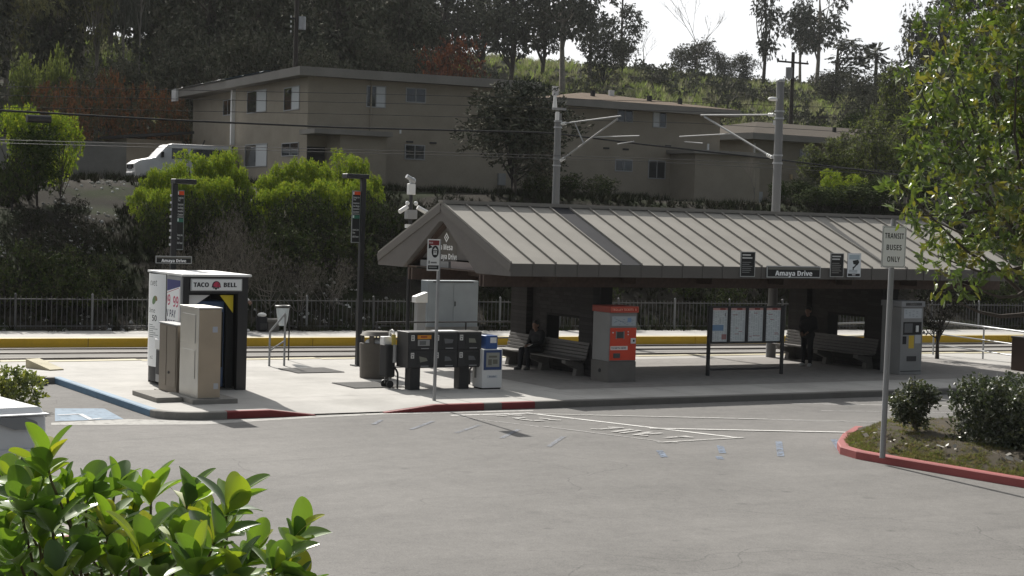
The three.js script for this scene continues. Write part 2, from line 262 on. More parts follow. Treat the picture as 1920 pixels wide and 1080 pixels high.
{ // tracks: ballast-free paved bed, four rails in flangeway slots
  const sk = Math.atan(0.0794), tr = new THREE.Matrix4().makeRotationY(-sk);
  const bed = muv(new THREE.PlaneGeometry(150, 5.9).rotateX(-Math.PI / 2)); bed.applyMatrix4(tr).translate(25, 0.008, -47.45);
  struct('track_bed', bed, mat([0.55, 0.54, 0.53], 0.95, { map: tex.concrete }));
  for (const off of [-2.25, -0.8, 0.95, 2.4]) {
    const r = merge([new THREE.BoxGeometry(150, 0.05, 0.075).translate(0, 0.02, 0), new THREE.BoxGeometry(150, 0.012, 0.24).translate(0, 0.006, 0)]); r.applyMatrix4(tr).translate(25 + off * Math.sin(sk) * -1, 0.008, -47.4 + off);
    struct('track_rail', r, M.rail);
  }
  // far platform
  const zf = x => -51.53 + 0.0795 * (x - 13.7), zb = x => zf(x) - 3.6;
  const far = prism([[-30, zb(-30)], [-30, zf(-30)], [75, zf(75)], [75, zb(75)]], -0.1, 0.25); struct('far_platform', far, M.concrete);
  for (let x = -30; x < 74; x += 3.5) { const g = box(0, 0.0, 0, 3.49, 0.262, 0.05); g.translate(0, 0, 0.004).applyMatrix4(tr); g.translate(x, 0, zf(x)); struct('platform_edge_board', g, M.yellow); }
  const strip = flat([[-30, zf(-30) - 0.5], [-30, zf(-30) - 0.005], [75, zf(75) - 0.005], [75, zf(75) - 0.5]], 0.262); struct('platform_edge_strip', strip, M.cream);
  // fence along the back of the far platform
  const zF = x => -54.92 + 0.0805 * (x - 13.8);
  const fence = thing('picket_fence', 'long grey steel picket fence along the back of the far platform', 'fence');
  const pg = merge([new THREE.BoxGeometry(0.019, 1.02, 0.019).translate(0, 0.56, 0)]), post = merge([new THREE.BoxGeometry(0.06, 1.14, 0.06).translate(0, 0.57, 0), new THREE.ConeGeometry(0.045, 0.05, 4).rotateY(Math.PI / 4).translate(0, 1.165, 0)]);
  let k = 0;
  for (let x = 9.5; x < 56; x += 0.158, k++) {
    const isPost = k % 15 === 0; if (k > 299 && !isPost) continue;
    const o = part(fence, isPost ? 'post' : 'picket', isPost ? post : pg, k % 45 === 0 ? M.mastGrey : M.fence); o.position.set(x, 0.25, zF(x)); o.rotation.y = -sk;
    if (isPost) for (const y of [0.14, 0.985]) { const L = 2.31, r = part(fence, 'rail', new THREE.BoxGeometry(L, 0.035, 0.03).translate(L / 2 + 0.03, 0, 0), M.fence); r.position.set(x, 0.25 + y, zF(x)); r.rotation.y = -sk; }
  }
}
// ---------- hillside ----------
const sOf = (x, z) => -z + 0.08 * (x - 14);
const knots = [[40, -0.4], [54.2, 0.1], [56, 0.6], [60, 2.1], [66, 4.0], [71, 5.2], [75, 5.35], [97, 5.45], [104, 6.6], [125, 10.2], [160, 15], [200, 21], [240, 26.2], [256, 27.2], [275, 26.6], [330, 20], [420, 8]];
function terr(x, z) {
  const s = sOf(x, z); let y = knots[0][1];
  for (let i = 1; i < knots.length; i++) if (s <= knots[i][0] || i === knots.length - 1) { const [a, b] = knots[i - 1], [c, d] = knots[i]; const t = THREE.MathUtils.clamp((s - a) / (c - a), 0, 1), u = t * t * (3 - 2 * t) * 0.5 + t * 0.5; y = b + (d - b) * u; break; }
  const amp = THREE.MathUtils.smoothstep(s, 55, 62) * (s < 100 && s > 72 ? 0.12 : 0.3) + THREE.MathUtils.smoothstep(s, 105, 180) * 1.2;
  return y + amp * fbm(x * 0.09, z * 0.09, 4) + THREE.MathUtils.smoothstep(s, 120, 240) * 2.0 * nz(x * 0.012 + 3, z * 0.012);
}
{
  const S = []; for (let s = 54.3; s < 420; s += s < 80 ? 0.7 : s < 110 ? 1.5 : s < 280 ? 4 : 12) S.push(s);
  const X = []; for (let x = -70; x < 420; x += x > 0 && x < 110 ? 1.2 : 6) X.push(x);
  const pos = [], idx = []; for (const s of S) for (const x of X) { const z = -(s - 0.08 * (x - 14)); pos.push(x, terr(x, z), z); }
  for (let j = 0; j < S.length - 1; j++) for (let i = 0; i < X.length - 1; i++) { const a = j * X.length + i; idx.push(a, a + 1, a + X.length, a + 1, a + X.length + 1, a + X.length); }
  const g = new THREE.BufferGeometry(); g.setAttribute('position', new THREE.Float32BufferAttribute(pos, 3)); g.setIndex(idx); g.computeVertexNormals();
  const uv = new Float32Array(pos.length / 3 * 2); for (let i = 0; i < uv.length / 2; i++) { uv[2 * i] = pos[3 * i]; uv[2 * i + 1] = pos[3 * i + 2]; } g.setAttribute('uv', new THREE.BufferAttribute(uv, 2));
  struct('hillside', g, M.soil);
}
scene.fog = new THREE.FogExp2(rgb(0.86, 0.88, 0.9), 0.00013);
// the raised bank the photograph is taken from
{
  const n = 40, g = new THREE.PlaneGeometry(70, 34, n, n).rotateX(-Math.PI / 2), p = g.attributes.position, c = Math.cos(-30.3 * Math.PI / 180), s = Math.sin(-30.3 * Math.PI / 180);
  for (let i = 0; i < p.count; i++) { const x = p.getX(i), z = p.getZ(i) + 6, d = -z; const h = 2.62 * (1 - THREE.MathUtils.smoothstep(d, 4.6, 9.5)) - 0.05 + 0.05 * nz(x, z); p.setXYZ(i, x * c + z * s, h, -x * s + z * c); }
  g.computeVertexNormals(); struct('bank', muv(g), M.soil);
}

// ---------- the platform shelter ----------
const SX0 = 21.5, PW = 0.64, NP = 27, SX1 = SX0 + PW * NP, EF = -36.9, EB = -44.2, RZ = (EF + EB) / 2, EH = 3.12, RH = 4.55, EBOT = 2.8;
{
  const t = thing('platform_shelter', 'long station shelter with tan standing-seam gabled roof and brown fascia', 'shelter');
  const slope = (z) => RH - (RH - EH) * Math.abs(z - RZ) / (EF - RZ);
  const panelGeo = (front) => { const a = V(0, slope(front ? EF : EB), front ? EF + 0.03 : EB - 0.03), b = V(0, RH, RZ), L = a.distanceTo(b), ang = Math.atan2(RH - EH, EF - RZ);
    const g = new THREE.BoxGeometry(PW - 0.012, 0.02, L); g.rotateX(front ? ang : -ang); g.translate(PW / 2, (a.y + b.y) / 2 - 0.012, (a.z + b.z) / 2); return muv(g); };
  const seamGeo = (front) => { const a = V(0, EH, front ? EF + 0.035 : EB - 0.035), b = V(0, RH, RZ), L = a.distanceTo(b), ang = Math.atan2(RH - EH, EF - RZ);
    const g = new THREE.BoxGeometry(0.03, 0.062, L); g.rotateX(front ? ang : -ang); g.translate(0, (a.y + b.y) / 2 + 0.02, (a.z + b.z) / 2); return muv(g); };
  const pf = panelGeo(true), pb = panelGeo(false), sf = seamGeo(true), sb = seamGeo(false);
  const fas = box(0.003, EBOT, EF, PW - 0.003, EH - 0.02, EF + 0.03), fasB = box(0.003, EBOT, EB - 0.03, PW - 0.003, EH - 0.02, EB), tab = box(-0.02, EBOT + 0.005, EF + 0.031, 0.02, EH + 0.01, EF + 0.05);
  const tones = [1, 0.975, 1.03, 0.99].map(k => { const m = M.roofPanel.clone(); m.color.multiplyScalar(k); return m; });
  for (let i = 0; i < NP; i++) {
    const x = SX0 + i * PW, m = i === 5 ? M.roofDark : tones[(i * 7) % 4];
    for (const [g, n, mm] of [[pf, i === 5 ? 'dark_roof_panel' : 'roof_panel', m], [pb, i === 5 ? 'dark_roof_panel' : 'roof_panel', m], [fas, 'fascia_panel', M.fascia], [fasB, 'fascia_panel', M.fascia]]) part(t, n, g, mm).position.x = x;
  }
  for (let i = 0; i <= NP; i++) { const x = SX0 + i * PW; part(t, 'roof_seam', sf, M.roofSeam).position.x = x; part(t, 'roof_seam', sb, M.roofSeam).position.x = x; part(t, 'fascia_seam', tab, M.fascia).position.x = x; }
  part(t, 'ridge_cap', merge([box(SX0 - 0.04, RH + 0.03, RZ - 0.12, SX1 + 0.04, RH + 0.075, RZ + 0.12), box(SX0 - 0.04, RH - 0.02, RZ + 0.12, SX1 + 0.04, RH + 0.074, RZ + 0.135)]), M.roofSeam);
  part(t, 'soffit', box(SX0 + 0.1, 2.83, EB + 0.02, SX1 - 0.1, 2.86, EF - 0.02), M.woodDark);
  // gable ends: face with a tall triangular recess, lettering panel set back inside it
  const gable = (x, dir) => {
    const s = new THREE.Shape(); s.moveTo(EF, EBOT); s.lineTo(EF, EH - 0.04); s.lineTo(RZ, RH - 0.05); s.lineTo(EB, EH - 0.04); s.lineTo(EB, EBOT); s.lineTo(RZ - 2.15, EBOT); s.lineTo(RZ - 0.1, RH - 0.48); s.lineTo(RZ + 0.1, RH - 0.48); s.lineTo(RZ + 1.95, EBOT); s.lineTo(EF, EBOT);
    const g = new THREE.ExtrudeGeometry(s, { depth: 0.14, bevelEnabled: false }); g.rotateY(-Math.PI / 2); g.translate(x + (dir > 0 ? 0.14 : 0), 0, 0); return muv(g); };
  part(t, 'gable_face', gable(SX0, 1), M.gable); part(t, 'gable_face', gable(SX1 - 0.14, 1), M.gable);
  { // rake trim and reveal boards
    for (const X of [SX0 - 0.03, SX1]) for (const [z0, z1] of [[EF + 0.03, RZ], [EB - 0.03, RZ]]) part(t, 'rake_trim', beam(V(X + 0.015, EH - 0.115, z0), V(X + 0.015, RH - 0.115, z1), 0.03, 0.20), M.fascia);
    part(t, 'reveal_board', beam(V(SX0 + 0.26, EBOT, RZ - 2.1), V(SX0 + 0.26, RH - 0.5, RZ - 0.08), 0.24, 0.03), M.wood); part(t, 'reveal_board', beam(V(SX0 + 0.26, EBOT, RZ + 1.9), V(SX0 + 0.26, RH - 0.5, RZ + 0.08), 0.24, 0.03), M.wood);
    const s = new THREE.Shape(); s.moveTo(RZ - 2.1, EBOT + 0.28); s.lineTo(RZ, RH - 0.46); s.lineTo(RZ + 1.9, EBOT + 0.28); const g = new THREE.ExtrudeGeometry(s, { depth: 0.05, bevelEnabled: false }); g.rotateY(-Math.PI / 2); g.translate(SX0 + 0.37, 0, 0);
    const panel = part(t, 'lettering_panel', muv(g), M.gable);
    const c = Xp(837, 464, SX0 + 0.31), lm = print(512, 384, (x, w, h) => { x.fillStyle = '#625d57'; x.fillRect(0, 0, w, h); x.fillStyle = '#f4f4f2'; x.font = 'bold 92px sans-serif'; x.textAlign = 'center'; x.fillText('La Mesa', 230, 220); x.fillText('Amaya Drive', 256, 330); x.save(); x.translate(250, 75); x.rotate(Math.PI / 4); x.fillRect(-42, -42, 84, 84); x.fillStyle = '#625d57'; x.fillRect(-24, -24, 48, 48); x.fillStyle = '#f4f4f2'; x.fillRect(-12, -12, 24, 24); x.restore(); }, 0.9);
    part(panel, 'lettering', face(1.15, 0.86, SX0 + 0.312, c.y, c.z, -Math.PI / 2), lm);
    part(t, 'light_box', box(SX0 + 0.2, EBOT + 0.02, RZ - 1.5, SX0 + 0.34, EBOT + 0.22, RZ + 0.1), M.greyPaint); part(t, 'light_box', box(SX0 + 0.2, EBOT + 0.02, RZ + 0.22, SX0 + 0.34, EBOT + 0.24, RZ + 1.5), mat([0.25, 0.21, 0.20], 0.7));
  }
  for (const z of [-38.0, -41.9]) for (const o of [-0.12, 0.06]) part(t, 'beam', box(SX0 - 0.18, 2.5, z + o, SX1 + 0.15, 2.79, z + o + 0.07), M.wood);
  for (let x = 23; x < 38.5; x += 2.4) part(t, 'cross_beam', box(x, 2.62, -43.9, x + 0.12, 2.82, -37.2), M.woodDark);
}
// block walls across the shelter, each with a window opening; blocks laid one by one
function blockWall(X, label) {
  const t = thing('block_wall', label, 'wall', [X, PY, 0], 0, 'block walls under the shelter roof');
  const z0 = -42.45, z1 = -38.25, T = 0.4, H = 2.36, w0 = -40.85, w1 = -39.22, y0 = 0.78, y1 = 1.46, ch = 0.1016, cl = 0.405;
  part(t, 'core', merge([box(0.012, 0, z0 + 0.012, T, y0, z1 - 0.012), box(0.012, y1, z0 + 0.012, T, H, z1 - 0.012), box(0.012, y0, z0 + 0.012, T, y1, w0), box(0.012, y0, w1, T, y1, z1 - 0.012)]), M.mortar);
  const cache = {}; let r = rng(31 + X);
  const put = (za, zb, y) => { const L = Math.round((zb - za) * 100) / 100; if (L < 0.06) return; const g = cache[L] ||= box(0, 0.006, 0, 0.05, ch - 0.004, L - 0.011, 0.006); const o = part(t, 'block', g, M.block[Math.floor(r() * 4)]); o.position.set(-0.008 + (r() - 0.5) * 0.008, y, za + 0.005); };
  for (let row = 0, y = 0; y + ch <= H + 0.01; row++, y += ch) {
    let z = z0 - (row % 2) * cl / 2;
    while (z < z1) {
      let a = Math.max(z, z0), b = Math.min(z + cl, z1); z += cl;
      const inWin = y + ch > y0 + 0.02 && y < y1 - 0.02;
      if (inWin) { if (a >= w0 && b <= w1) continue; if (a < w0 && b > w0) b = w0; if (a < w1 && b > w1) a = w1; }
      put(a, b, y);
    }
  }
  // end pier courses towards the road and piers standing proud
  for (const [za, zb, nm] of [[z0, z0 + 0.85, 'pier'], [z1 - 0.62, z1, 'pier']]) {
    const g = box(-0.2, 0, za + 0.01, -0.012, H, zb - 0.01); const p = part(t, nm, g, M.mortar);
    for (let y = 0, row = 0; y + ch <= H + 0.01; y += ch, row++) { const b = part(p, 'block', cache['p' + za] ||= box(-0.212, 0.006, za, -0.004, ch - 0.004, zb, 0.006), M.block[Math.floor(r() * 4)]); b.position.y = y; }
  }
  part(t, 'sill', box(-0.03, y0 - 0.05, w0 - 0.05, T + 0.03, y0 - 0.002, w1 + 0.05), M.concreteDark);
  return t;
}
blockWall(25.0, 'dark block wall with window opening behind the red ticket machine');
blockWall(34.9, 'dark block wall with window opening behind the grey ticket machine');
// slatted benches on the platform side of each wall
function bench(x, label) {
  const t = thing('slat_bench', label, 'bench', [x, PY, -40.35], 0, 'slatted benches along the block walls');
  const L = 2.05, sg = box(-0.035, 0, -L, 0.035, 0.035, L, 0.006);
  for (let i = 0; i < 6; i++) { const s = part(t, 'seat_slat', sg, M.slat); s.position.set(-0.42 + i * 0.083, 0.42 + Math.abs(i - 3.5) * 0.004, 0); }
  const bgq = box(-0.016, -0.036, -L, 0.016, 0.036, L, 0.006);
  for (let i = 0; i < 5; i++) { const s = part(t, 'back_slat', bgq, M.slat); s.position.set(0.05 + i * 0.022, 0.50 + i * 0.086, 0); s.rotation.z = -0.24; }
  for (const z of [-1.75, 0, 1.75]) {
    const s = new THREE.Shape(); s.moveTo(-0.12, 0); s.lineTo(0.16, 0); s.lineTo(0.10, 0.36); s.lineTo(-0.45, 0.41); s.lineTo(-0.45, 0.34); s.lineTo(-0.08, 0.2);
    part(t, 'support', muv(new THREE.ExtrudeGeometry(s, { depth: 0.16, bevelEnabled: true, bevelSize: 0.01, bevelThickness: 0.01, bevelSegments: 1 }).translate(0, 0, z - 0.08)), M.concreteDark);
    part(t, 'back_brace', beam(V(0.07, 0.36, z), V(0.17, 0.9, z), 0.05, 0.03), M.black);
  }
  return t;
}
bench(24.62, 'slatted bench with the seated person, beside the red ticket machine wall');
bench(34.5, 'slatted bench behind the standing person, beside the grey ticket machine wall');

// ---------- ticket machines, kiosk, cabinets, signs ----------
{ // red ticket machine
  const t = thing('ticket_machine', 'red-fronted grey ticket machine on concrete plinth under the shelter', 'ticket machine', [24.38, PY, -36.82]);
  part(t, 'plinth', box(0, 0, -0.8, 0.84, 0.53, 0, 0.012), M.concreteDark);
  part(t, 'cabinet', box(0.01, 0.532, -0.78, 0.83, 1.76, -0.01, 0.015), M.greyPaint);
  const hd = part(t, 'header', box(-0.01, 1.762, -0.80, 0.85, 1.92, 0.04, 0.01), mat([0.30, 0.04, 0.025], 0.5));
  part(hd, 'lettering', face(0.83, 0.14, 0.42, 1.841, 0.0425), print(512, 88, (x, w, h) => { x.fillStyle = '#cf6a50'; x.fillRect(0, 0, w, h); x.fillStyle = '#a8301f'; x.fillRect(8, 8, w - 16, h - 16); x.fillStyle = '#e8a48c'; x.font = 'bold 50px sans-serif'; x.fillText('TROLLEY TICKETS', 22, 62, 400); x.fillText('$', 450, 62); }));
  part(t, 'door', box(0.03, 0.56, -0.009, 0.815, 1.38, 0.012, 0.005), M.red);
  part(t, 'instruction_panel', face(0.72, 0.24, 0.43, 1.55, 0.004), print(384, 128, (x, w, h) => { x.fillStyle = '#a9b0b4'; x.fillRect(0, 0, w, h); x.strokeStyle = '#5d6a76'; x.lineWidth = 4; x.beginPath(); x.moveTo(30, 90); x.bezierCurveTo(120, 10, 200, 130, 350, 50); x.stroke(); x.fillStyle = '#6d7d8e'; for (let i = 0; i < 14; i++) x.fillRect(30 + (i * 67) % 320, 18 + (i * 29) % 90, 30, 6); x.fillStyle = '#7f95b5'; x.fillRect(250, 20, 60, 60); }));
  part(t, 'screen', box(0.22, 1.12, 0.012, 0.42, 1.28, 0.022, 0.004), mat([0.03, 0.04, 0.04], 0.25));
  part(t, 'screen_bezel', merge([box(0.19, 1.10, 0.0125, 0.22, 1.30, 0.02), box(0.42, 1.10, 0.0125, 0.45, 1.30, 0.02)]), M.greyPaint);
  part(t, 'card_slot', box(0.64, 0.98, 0.012, 0.78, 1.12, 0.05, 0.01), M.white); part(t, 'card_slot_hole', box(0.69, 1.03, 0.05, 0.74, 1.08, 0.053), M.blackMatte);
  part(t, 'notice', face(0.52, 0.10, 0.30, 0.87, 0.0145), print(256, 52, (x, w, h) => { x.fillStyle = '#e9ddd8'; x.fillRect(0, 0, w, h); x.fillStyle = '#2a2330'; x.font = 'bold 34px sans-serif'; x.fillText('TICKETS HERE', 10, 38, 236); }));
  part(t, 'ticket_tray', box(0.13, 0.62, 0.0125, 0.33, 0.74, 0.03, 0.006), mat([0.05, 0.06, 0.06], 0.4));
  part(t, 'button', merge([cyl(0.018, 0.018, 0.016, 0.1, 0, 0, 10).rotateX(Math.PI / 2).translate(0, 1.26, 0.012), cyl(0.016, 0.016, 0.016, 0.56, 0, 0, 10).rotateX(Math.PI / 2).translate(0, 1.28, 0.012), cyl(0.016, 0.016, 0.016, 0.56, 0, 0, 10).rotateX(Math.PI / 2).translate(0, 1.21, 0.012)]), M.white);
  part(t, 'ground_outlet', cyl(0.05, 0.05, 0.02, 0, 0, 0, 12).rotateZ(Math.PI / 2).translate(0.005, 0.28, -0.38), M.blackMatte);
}
{ // grey ticket machine
  const t = thing('ticket_machine', 'grey ticket machine with yellow label at the far end of the shelter', 'ticket machine', [34.14, PY, -36.85]);
  part(t, 'cabinet', box(0, 0, -0.8, 0.82, 1.9, 0, 0.02), M.greyPaint);
  const hd = part(t, 'header', box(-0.03, 1.902, -0.82, 0.85, 2.06, 0.03, 0.01), M.galvDull); part(hd, 'lettering', face(0.6, 0.08, 0.42, 1.98, 0.0325), print(256, 36, (x, w, h) => { x.fillStyle = '#3a3a3a'; x.fillRect(0, 0, w, h); x.fillStyle = '#7b7b78'; x.font = 'bold 26px sans-serif'; x.fillText('TICKETS', 70, 28); }));
  part(t, 'instruction_panel', face(0.66, 0.27, 0.42, 1.72, 0.003), print(256, 104, (x, w, h) => { x.fillStyle = '#b4b9bd'; x.fillRect(0, 0, w, h); x.fillStyle = '#8d969c'; for (let i = 0; i < 12; i++) x.fillRect(16 + (i * 53) % 210, 14 + (i * 23) % 74, 26, 7); }));
  part(t, 'recess', box(0.08, 1.12, 0.001, 0.76, 1.48, 0.006), M.blackMatte); part(t, 'screen', box(0.12, 1.18, 0.006, 0.42, 1.44, 0.012), mat([0.10, 0.105, 0.11], 0.3)); part(t, 'card_slot', box(0.54, 1.2, 0.006, 0.64, 1.38, 0.03, 0.01), M.white);
  part(t, 'yellow_label', face(0.2, 0.36, 0.40, 0.92, 0.004), mat([0.62, 0.42, 0.04], 0.7)); part(t, 'black_label', face(0.14, 0.22, 0.14, 0.97, 0.004), M.blackMatte); part(t, 'coin_panel', face(0.22, 0.24, 0.64, 1.0, 0.004), mat([0.45, 0.46, 0.48], 0.6));
  part(t, 'ticket_tray', box(0.25, 0.38, 0.001, 0.6, 0.52, 0.012, 0.004), M.dark); part(t, 'base_gap', box(0.03, 0.09, 0.001, 0.79, 0.11, 0.004), M.blackMatte);
}
{ // map and timetable board
  const t = thing('timetable_board', 'black framed board with four timetable sheets standing under the shelter', 'notice board', [28.25, PY, -37.85]);
  for (const x of [0, 2.5]) part(t, 'post', box(x - 0.04, 0, -0.04, x + 0.04, 1.88, 0.04, 0.008), M.black);
  part(t, 'lower_rail', box(0.042, 0.14, -0.025, 2.458, 0.20, 0.025), M.black);
  part(t, 'backing', box(0.042, 0.88, -0.03, 2.458, 1.86, -0.01), M.black);
  for (let i = 0; i < 4; i++) {
    const x0 = 0.05 + i * 0.603; part(t, 'frame', merge([box(x0, 0.86, -0.009, x0 + 0.04, 1.87, 0.03), box(x0 + 0.56, 0.86, -0.009, x0 + 0.6, 1.87, 0.03), box(x0 + 0.041, 0.86, -0.009, x0 + 0.559, 0.91, 0.03), box(x0 + 0.041, 1.82, -0.009, x0 + 0.559, 1.87, 0.03)]), M.black);
    const r = rng(60 + i);
    part(t, 'timetable_sheet', face(0.516, 0.906, x0 + 0.3, 1.365, -0.006), print(256, 448, (x, w, h) => {
      x.fillStyle = '#dfe4e4'; x.fillRect(0, 0, w, h); x.fillStyle = '#d8a8a2'; x.fillRect(0, 0, w, 30); x.fillStyle = '#8e2d28'; x.fillRect(i ? 110 : 130, 4, 90, 22);
      x.fillStyle = '#9aa3a5'; for (let k = 0; k < 46; k++) for (let c = 0; c < 6; c++) if (r() > 0.25) x.fillRect(14 + c * 39, 44 + k * 8.6, 24 + r() * 8, 2.6);
      if (!i) { x.fillStyle = '#7f9dbd'; x.fillRect(4, 225, 190, 78); x.fillStyle = '#ad7f7c'; x.fillRect(165, 350, 80, 70); x.strokeStyle = '#4d5558'; x.lineWidth = 5; x.beginPath(); x.moveTo(130, 130); x.lineTo(132, 210); x.stroke(); x.fillStyle = '#454545'; x.fillRect(210, 70, 12, 40); }
      else { x.fillStyle = '#a5696a'; for (let k = 0; k < 4; k++) x.fillRect(20 + r() * 150, 50 + r() * 330, 40 + r() * 40, 7); }
    }));
  }
}
{ // vending kiosk
  const t = thing('vending_kiosk', 'tall black and white vending kiosk with lettered side panels by the blue kerb', 'kiosk', [13.38, PY, -37.3]);
  const W = 1.52, D = 2.3, H = 2.56;
  part(t, 'roof', merge([box(-0.05, H, -D - 0.05, W + 0.06, H + 0.05, 0.05, 0.01)]), M.white);
  part(t, 'back_wall', box(0, 0.02, -D, W, H - 0.002, -D + 0.05), M.dark); part(t, 'side_wall', box(W - 0.06, 0.02, -D + 0.052, W, H - 0.002, -0.13), M.dark);
  part(t, 'frame_post', box(W - 0.24, 0, -0.128, W, H - 0.002, 0, 0.01), M.black); part(t, 'frame_post', box(0.0, 0, -0.128, 0.13, H - 0.002, 0, 0.01), M.black);
  part(t, 'door_panel', box(W - 0.42, 0.03, -0.30, W - 0.245, 2.18, -0.24), M.blackMatte);
  const hd = part(t, 'header', box(0.132, 2.18, -0.12, W - 0.242, H - 0.004, -0.01), M.black);
  const sg = part(t, 'header_sign', box(0.15, 2.24, -0.009, W - 0.16, 2.515, 0.035, 0.012), mat([0.5, 0.5, 0.5], 0.5));
  part(sg, 'lettering', face(1.16, 0.235, 0.755, 2.378, 0.0375), print(768, 160, (x, w, h) => {
    x.fillStyle = '#e6e8e8'; x.fillRect(0, 0, w, h); x.fillStyle = '#14141c'; x.font = '900 92px sans-serif'; for (const q of [0, 2, 4]) { x.fillText('TACO', 22 + q, 112, 250); x.fillText('BELL', 484 + q, 112, 252); }
    x.fillStyle = '#4a2038'; x.beginPath(); x.arc(376, 88, 66, Math.PI, 0); x.lineTo(450, 120); x.lineTo(302, 120); x.fill(); x.fillStyle = '#c03a58'; x.beginPath(); x.moveTo(330, 96); x.quadraticCurveTo(336, 34, 392, 34); x.quadraticCurveTo(430, 60, 436, 110); x.quadraticCurveTo(380, 126, 330, 96); x.fill(); x.fillStyle = '#14141c'; x.fillRect(322, 122, 100, 14); x.beginPath(); x.arc(372, 138, 16, 0, 7); x.fill(); x.fillStyle = '#2c3040'; x.fillRect(398, 60, 10, 62); }));
  // side panels facing the parking bays: a curved far panel and a flat near one

  const curved = (r0, y0, y1) => { const g = new THREE.CylinderGeometry(r0, r0, y1 - y0, 14, 1, true, Math.PI * 1.5 - 0.56, 1.12); g.translate(0.875, (y0 + y1) / 2, -D + 0.56); return g; };
  part(t, 'side_panel', box(-0.002, 0.3, -1.12, 0.05, H - 0.004, -0.13), M.white);
  part(t, 'curved_panel', curved(1.03, 0.42, H - 0.01), print(512, 1024, (x, w, h) => {
    x.fillStyle = '#f3f4f4'; x.fillRect(0, 0, w, h); x.fillStyle = '#4b4f50'; x.font = '92px sans-serif'; x.fillText('cvet', 215, 130); x.fillStyle = '#6d8a5c'; x.beginPath(); x.ellipse(330, 290, 34, 54, 0.6, 0, 7); x.fill(); x.fillStyle = '#8c7a50'; x.beginPath(); x.ellipse(368, 270, 20, 30, -0.4, 0, 7); x.fill();
    x.fillStyle = '#4b4f50'; x.font = '70px sans-serif'; x.fillText('Dime', 190, 430); x.font = 'bold 90px sans-serif'; x.fillStyle = '#26292c'; x.fillText('50', 290, 520); x.fillStyle = '#8f9496'; for (let i = 0; i < 7; i++) x.fillRect(190, 560 + i * 22, 120 + (i * 47) % 130, 8); x.fillStyle = '#3b4042'; x.font = '50px serif'; x.fillText('m2', 250, 940); }, 0.5));
  part(t, 'curved_base', curved(1.0, 0.08, 0.418), M.dark);
  const pan = part(t, 'price_panel', box(-0.05, 1.15, -1.0, -0.004, H - 0.02, -0.02, 0.01), M.galvDull);
  part(pan, 'poster', face(0.86, 1.24, -0.0525, 1.84, -0.52, -Math.PI / 2), print(384, 560, (x, w, h) => {
    x.fillStyle = '#f1f2f2'; x.fillRect(0, 0, w, h); x.fillStyle = '#2f3170'; x.beginPath(); x.moveTo(0, 0); x.lineTo(w, 0); x.lineTo(w, 60); x.lineTo(0, 120); x.fill(); x.strokeStyle = '#b44a5a'; x.lineWidth = 6; x.beginPath(); x.moveTo(0, 138); x.lineTo(w - 40, 76); x.lineTo(w - 22, 96); x.lineTo(w - 22, h); x.stroke();
    x.fillStyle = '#b8305a'; x.font = 'bold 150px sans-serif'; x.fillText('99', -60, 262); x.fillText('99', 180, 272); x.fillStyle = '#26284a'; x.font = 'bold 104px sans-serif'; x.fillText('W PAY', -46, 380, 400); x.fillText('MORE!', -66, 482, 400); }));
  // vending machine inside
  part(t, 'vending_machine', box(0.14, 0.05, -0.95, 1.08, 2.0, -0.30, 0.02), mat([0.035, 0.085, 0.19], 0.35, { map: tex.metal }));
  part(t, 'vending_panel', box(0.80, 0.5, -0.299, 1.05, 1.75, -0.28, 0.006), M.blackMatte); const vr = part(t, 'vending_print', face(0.16, 1.2, 0.92, 1.15, -0.2785), print(64, 512, (x, w, h) => { x.fillStyle = '#0d0f14'; x.fillRect(0, 0, w, h); x.fillStyle = '#c9cbd0'; for (let i = 0; i < 9; i++) x.fillRect(14, 190 + i * 26, 18, 15); x.fillRect(30, 20, 22, 26); x.fillRect(30, 88, 18, 14); x.fillStyle = '#3a2a24'; x.fillRect(8, 130, 50, 44); x.fillRect(8, 430, 44, 60); }));
  const tri = (a, b, c) => { const s = new THREE.Shape([new THREE.Vector2(...a), new THREE.Vector2(...b), new THREE.Vector2(...c)]); return new THREE.ExtrudeGeometry(s, { depth: 0.02, bevelEnabled: false }).translate(0, 0, -0.16); };
  part(t, 'corner_sign', tri([0.14, 2.14], [0.14, 1.8], [0.66, 2.14]), mat([0.75, 0.75, 0.75], 0.6)); part(t, 'yellow_corner_sign', tri([0.90, 2.14], [1.22, 2.14], [1.22, 1.74]), mat([0.72, 0.56, 0.02], 0.6));
  part(t, 'floor', box(0.0, 0, -D, W - 0.005, 0.018, -0.13), M.concreteDark);
}
{ // pay phone pedestal beside the kiosk
  const t = thing('pay_phone', 'small pale metal pay phone pedestal standing against the kiosk side', 'phone', [13.2, PY, -38.25]);
  part(t, 'pedestal', box(-0.04, 0.12, -0.2, 0.1, 0.86, 0.12, 0.02), M.galvDull); part(t, 'hood', box(-0.07, 0.862, -0.22, 0.1, 1.1, 0.14, 0.03), M.white);
  part(t, 'dial_plate', box(-0.055, 0.3, -0.13, -0.041, 0.84, 0.06), M.dark);
}
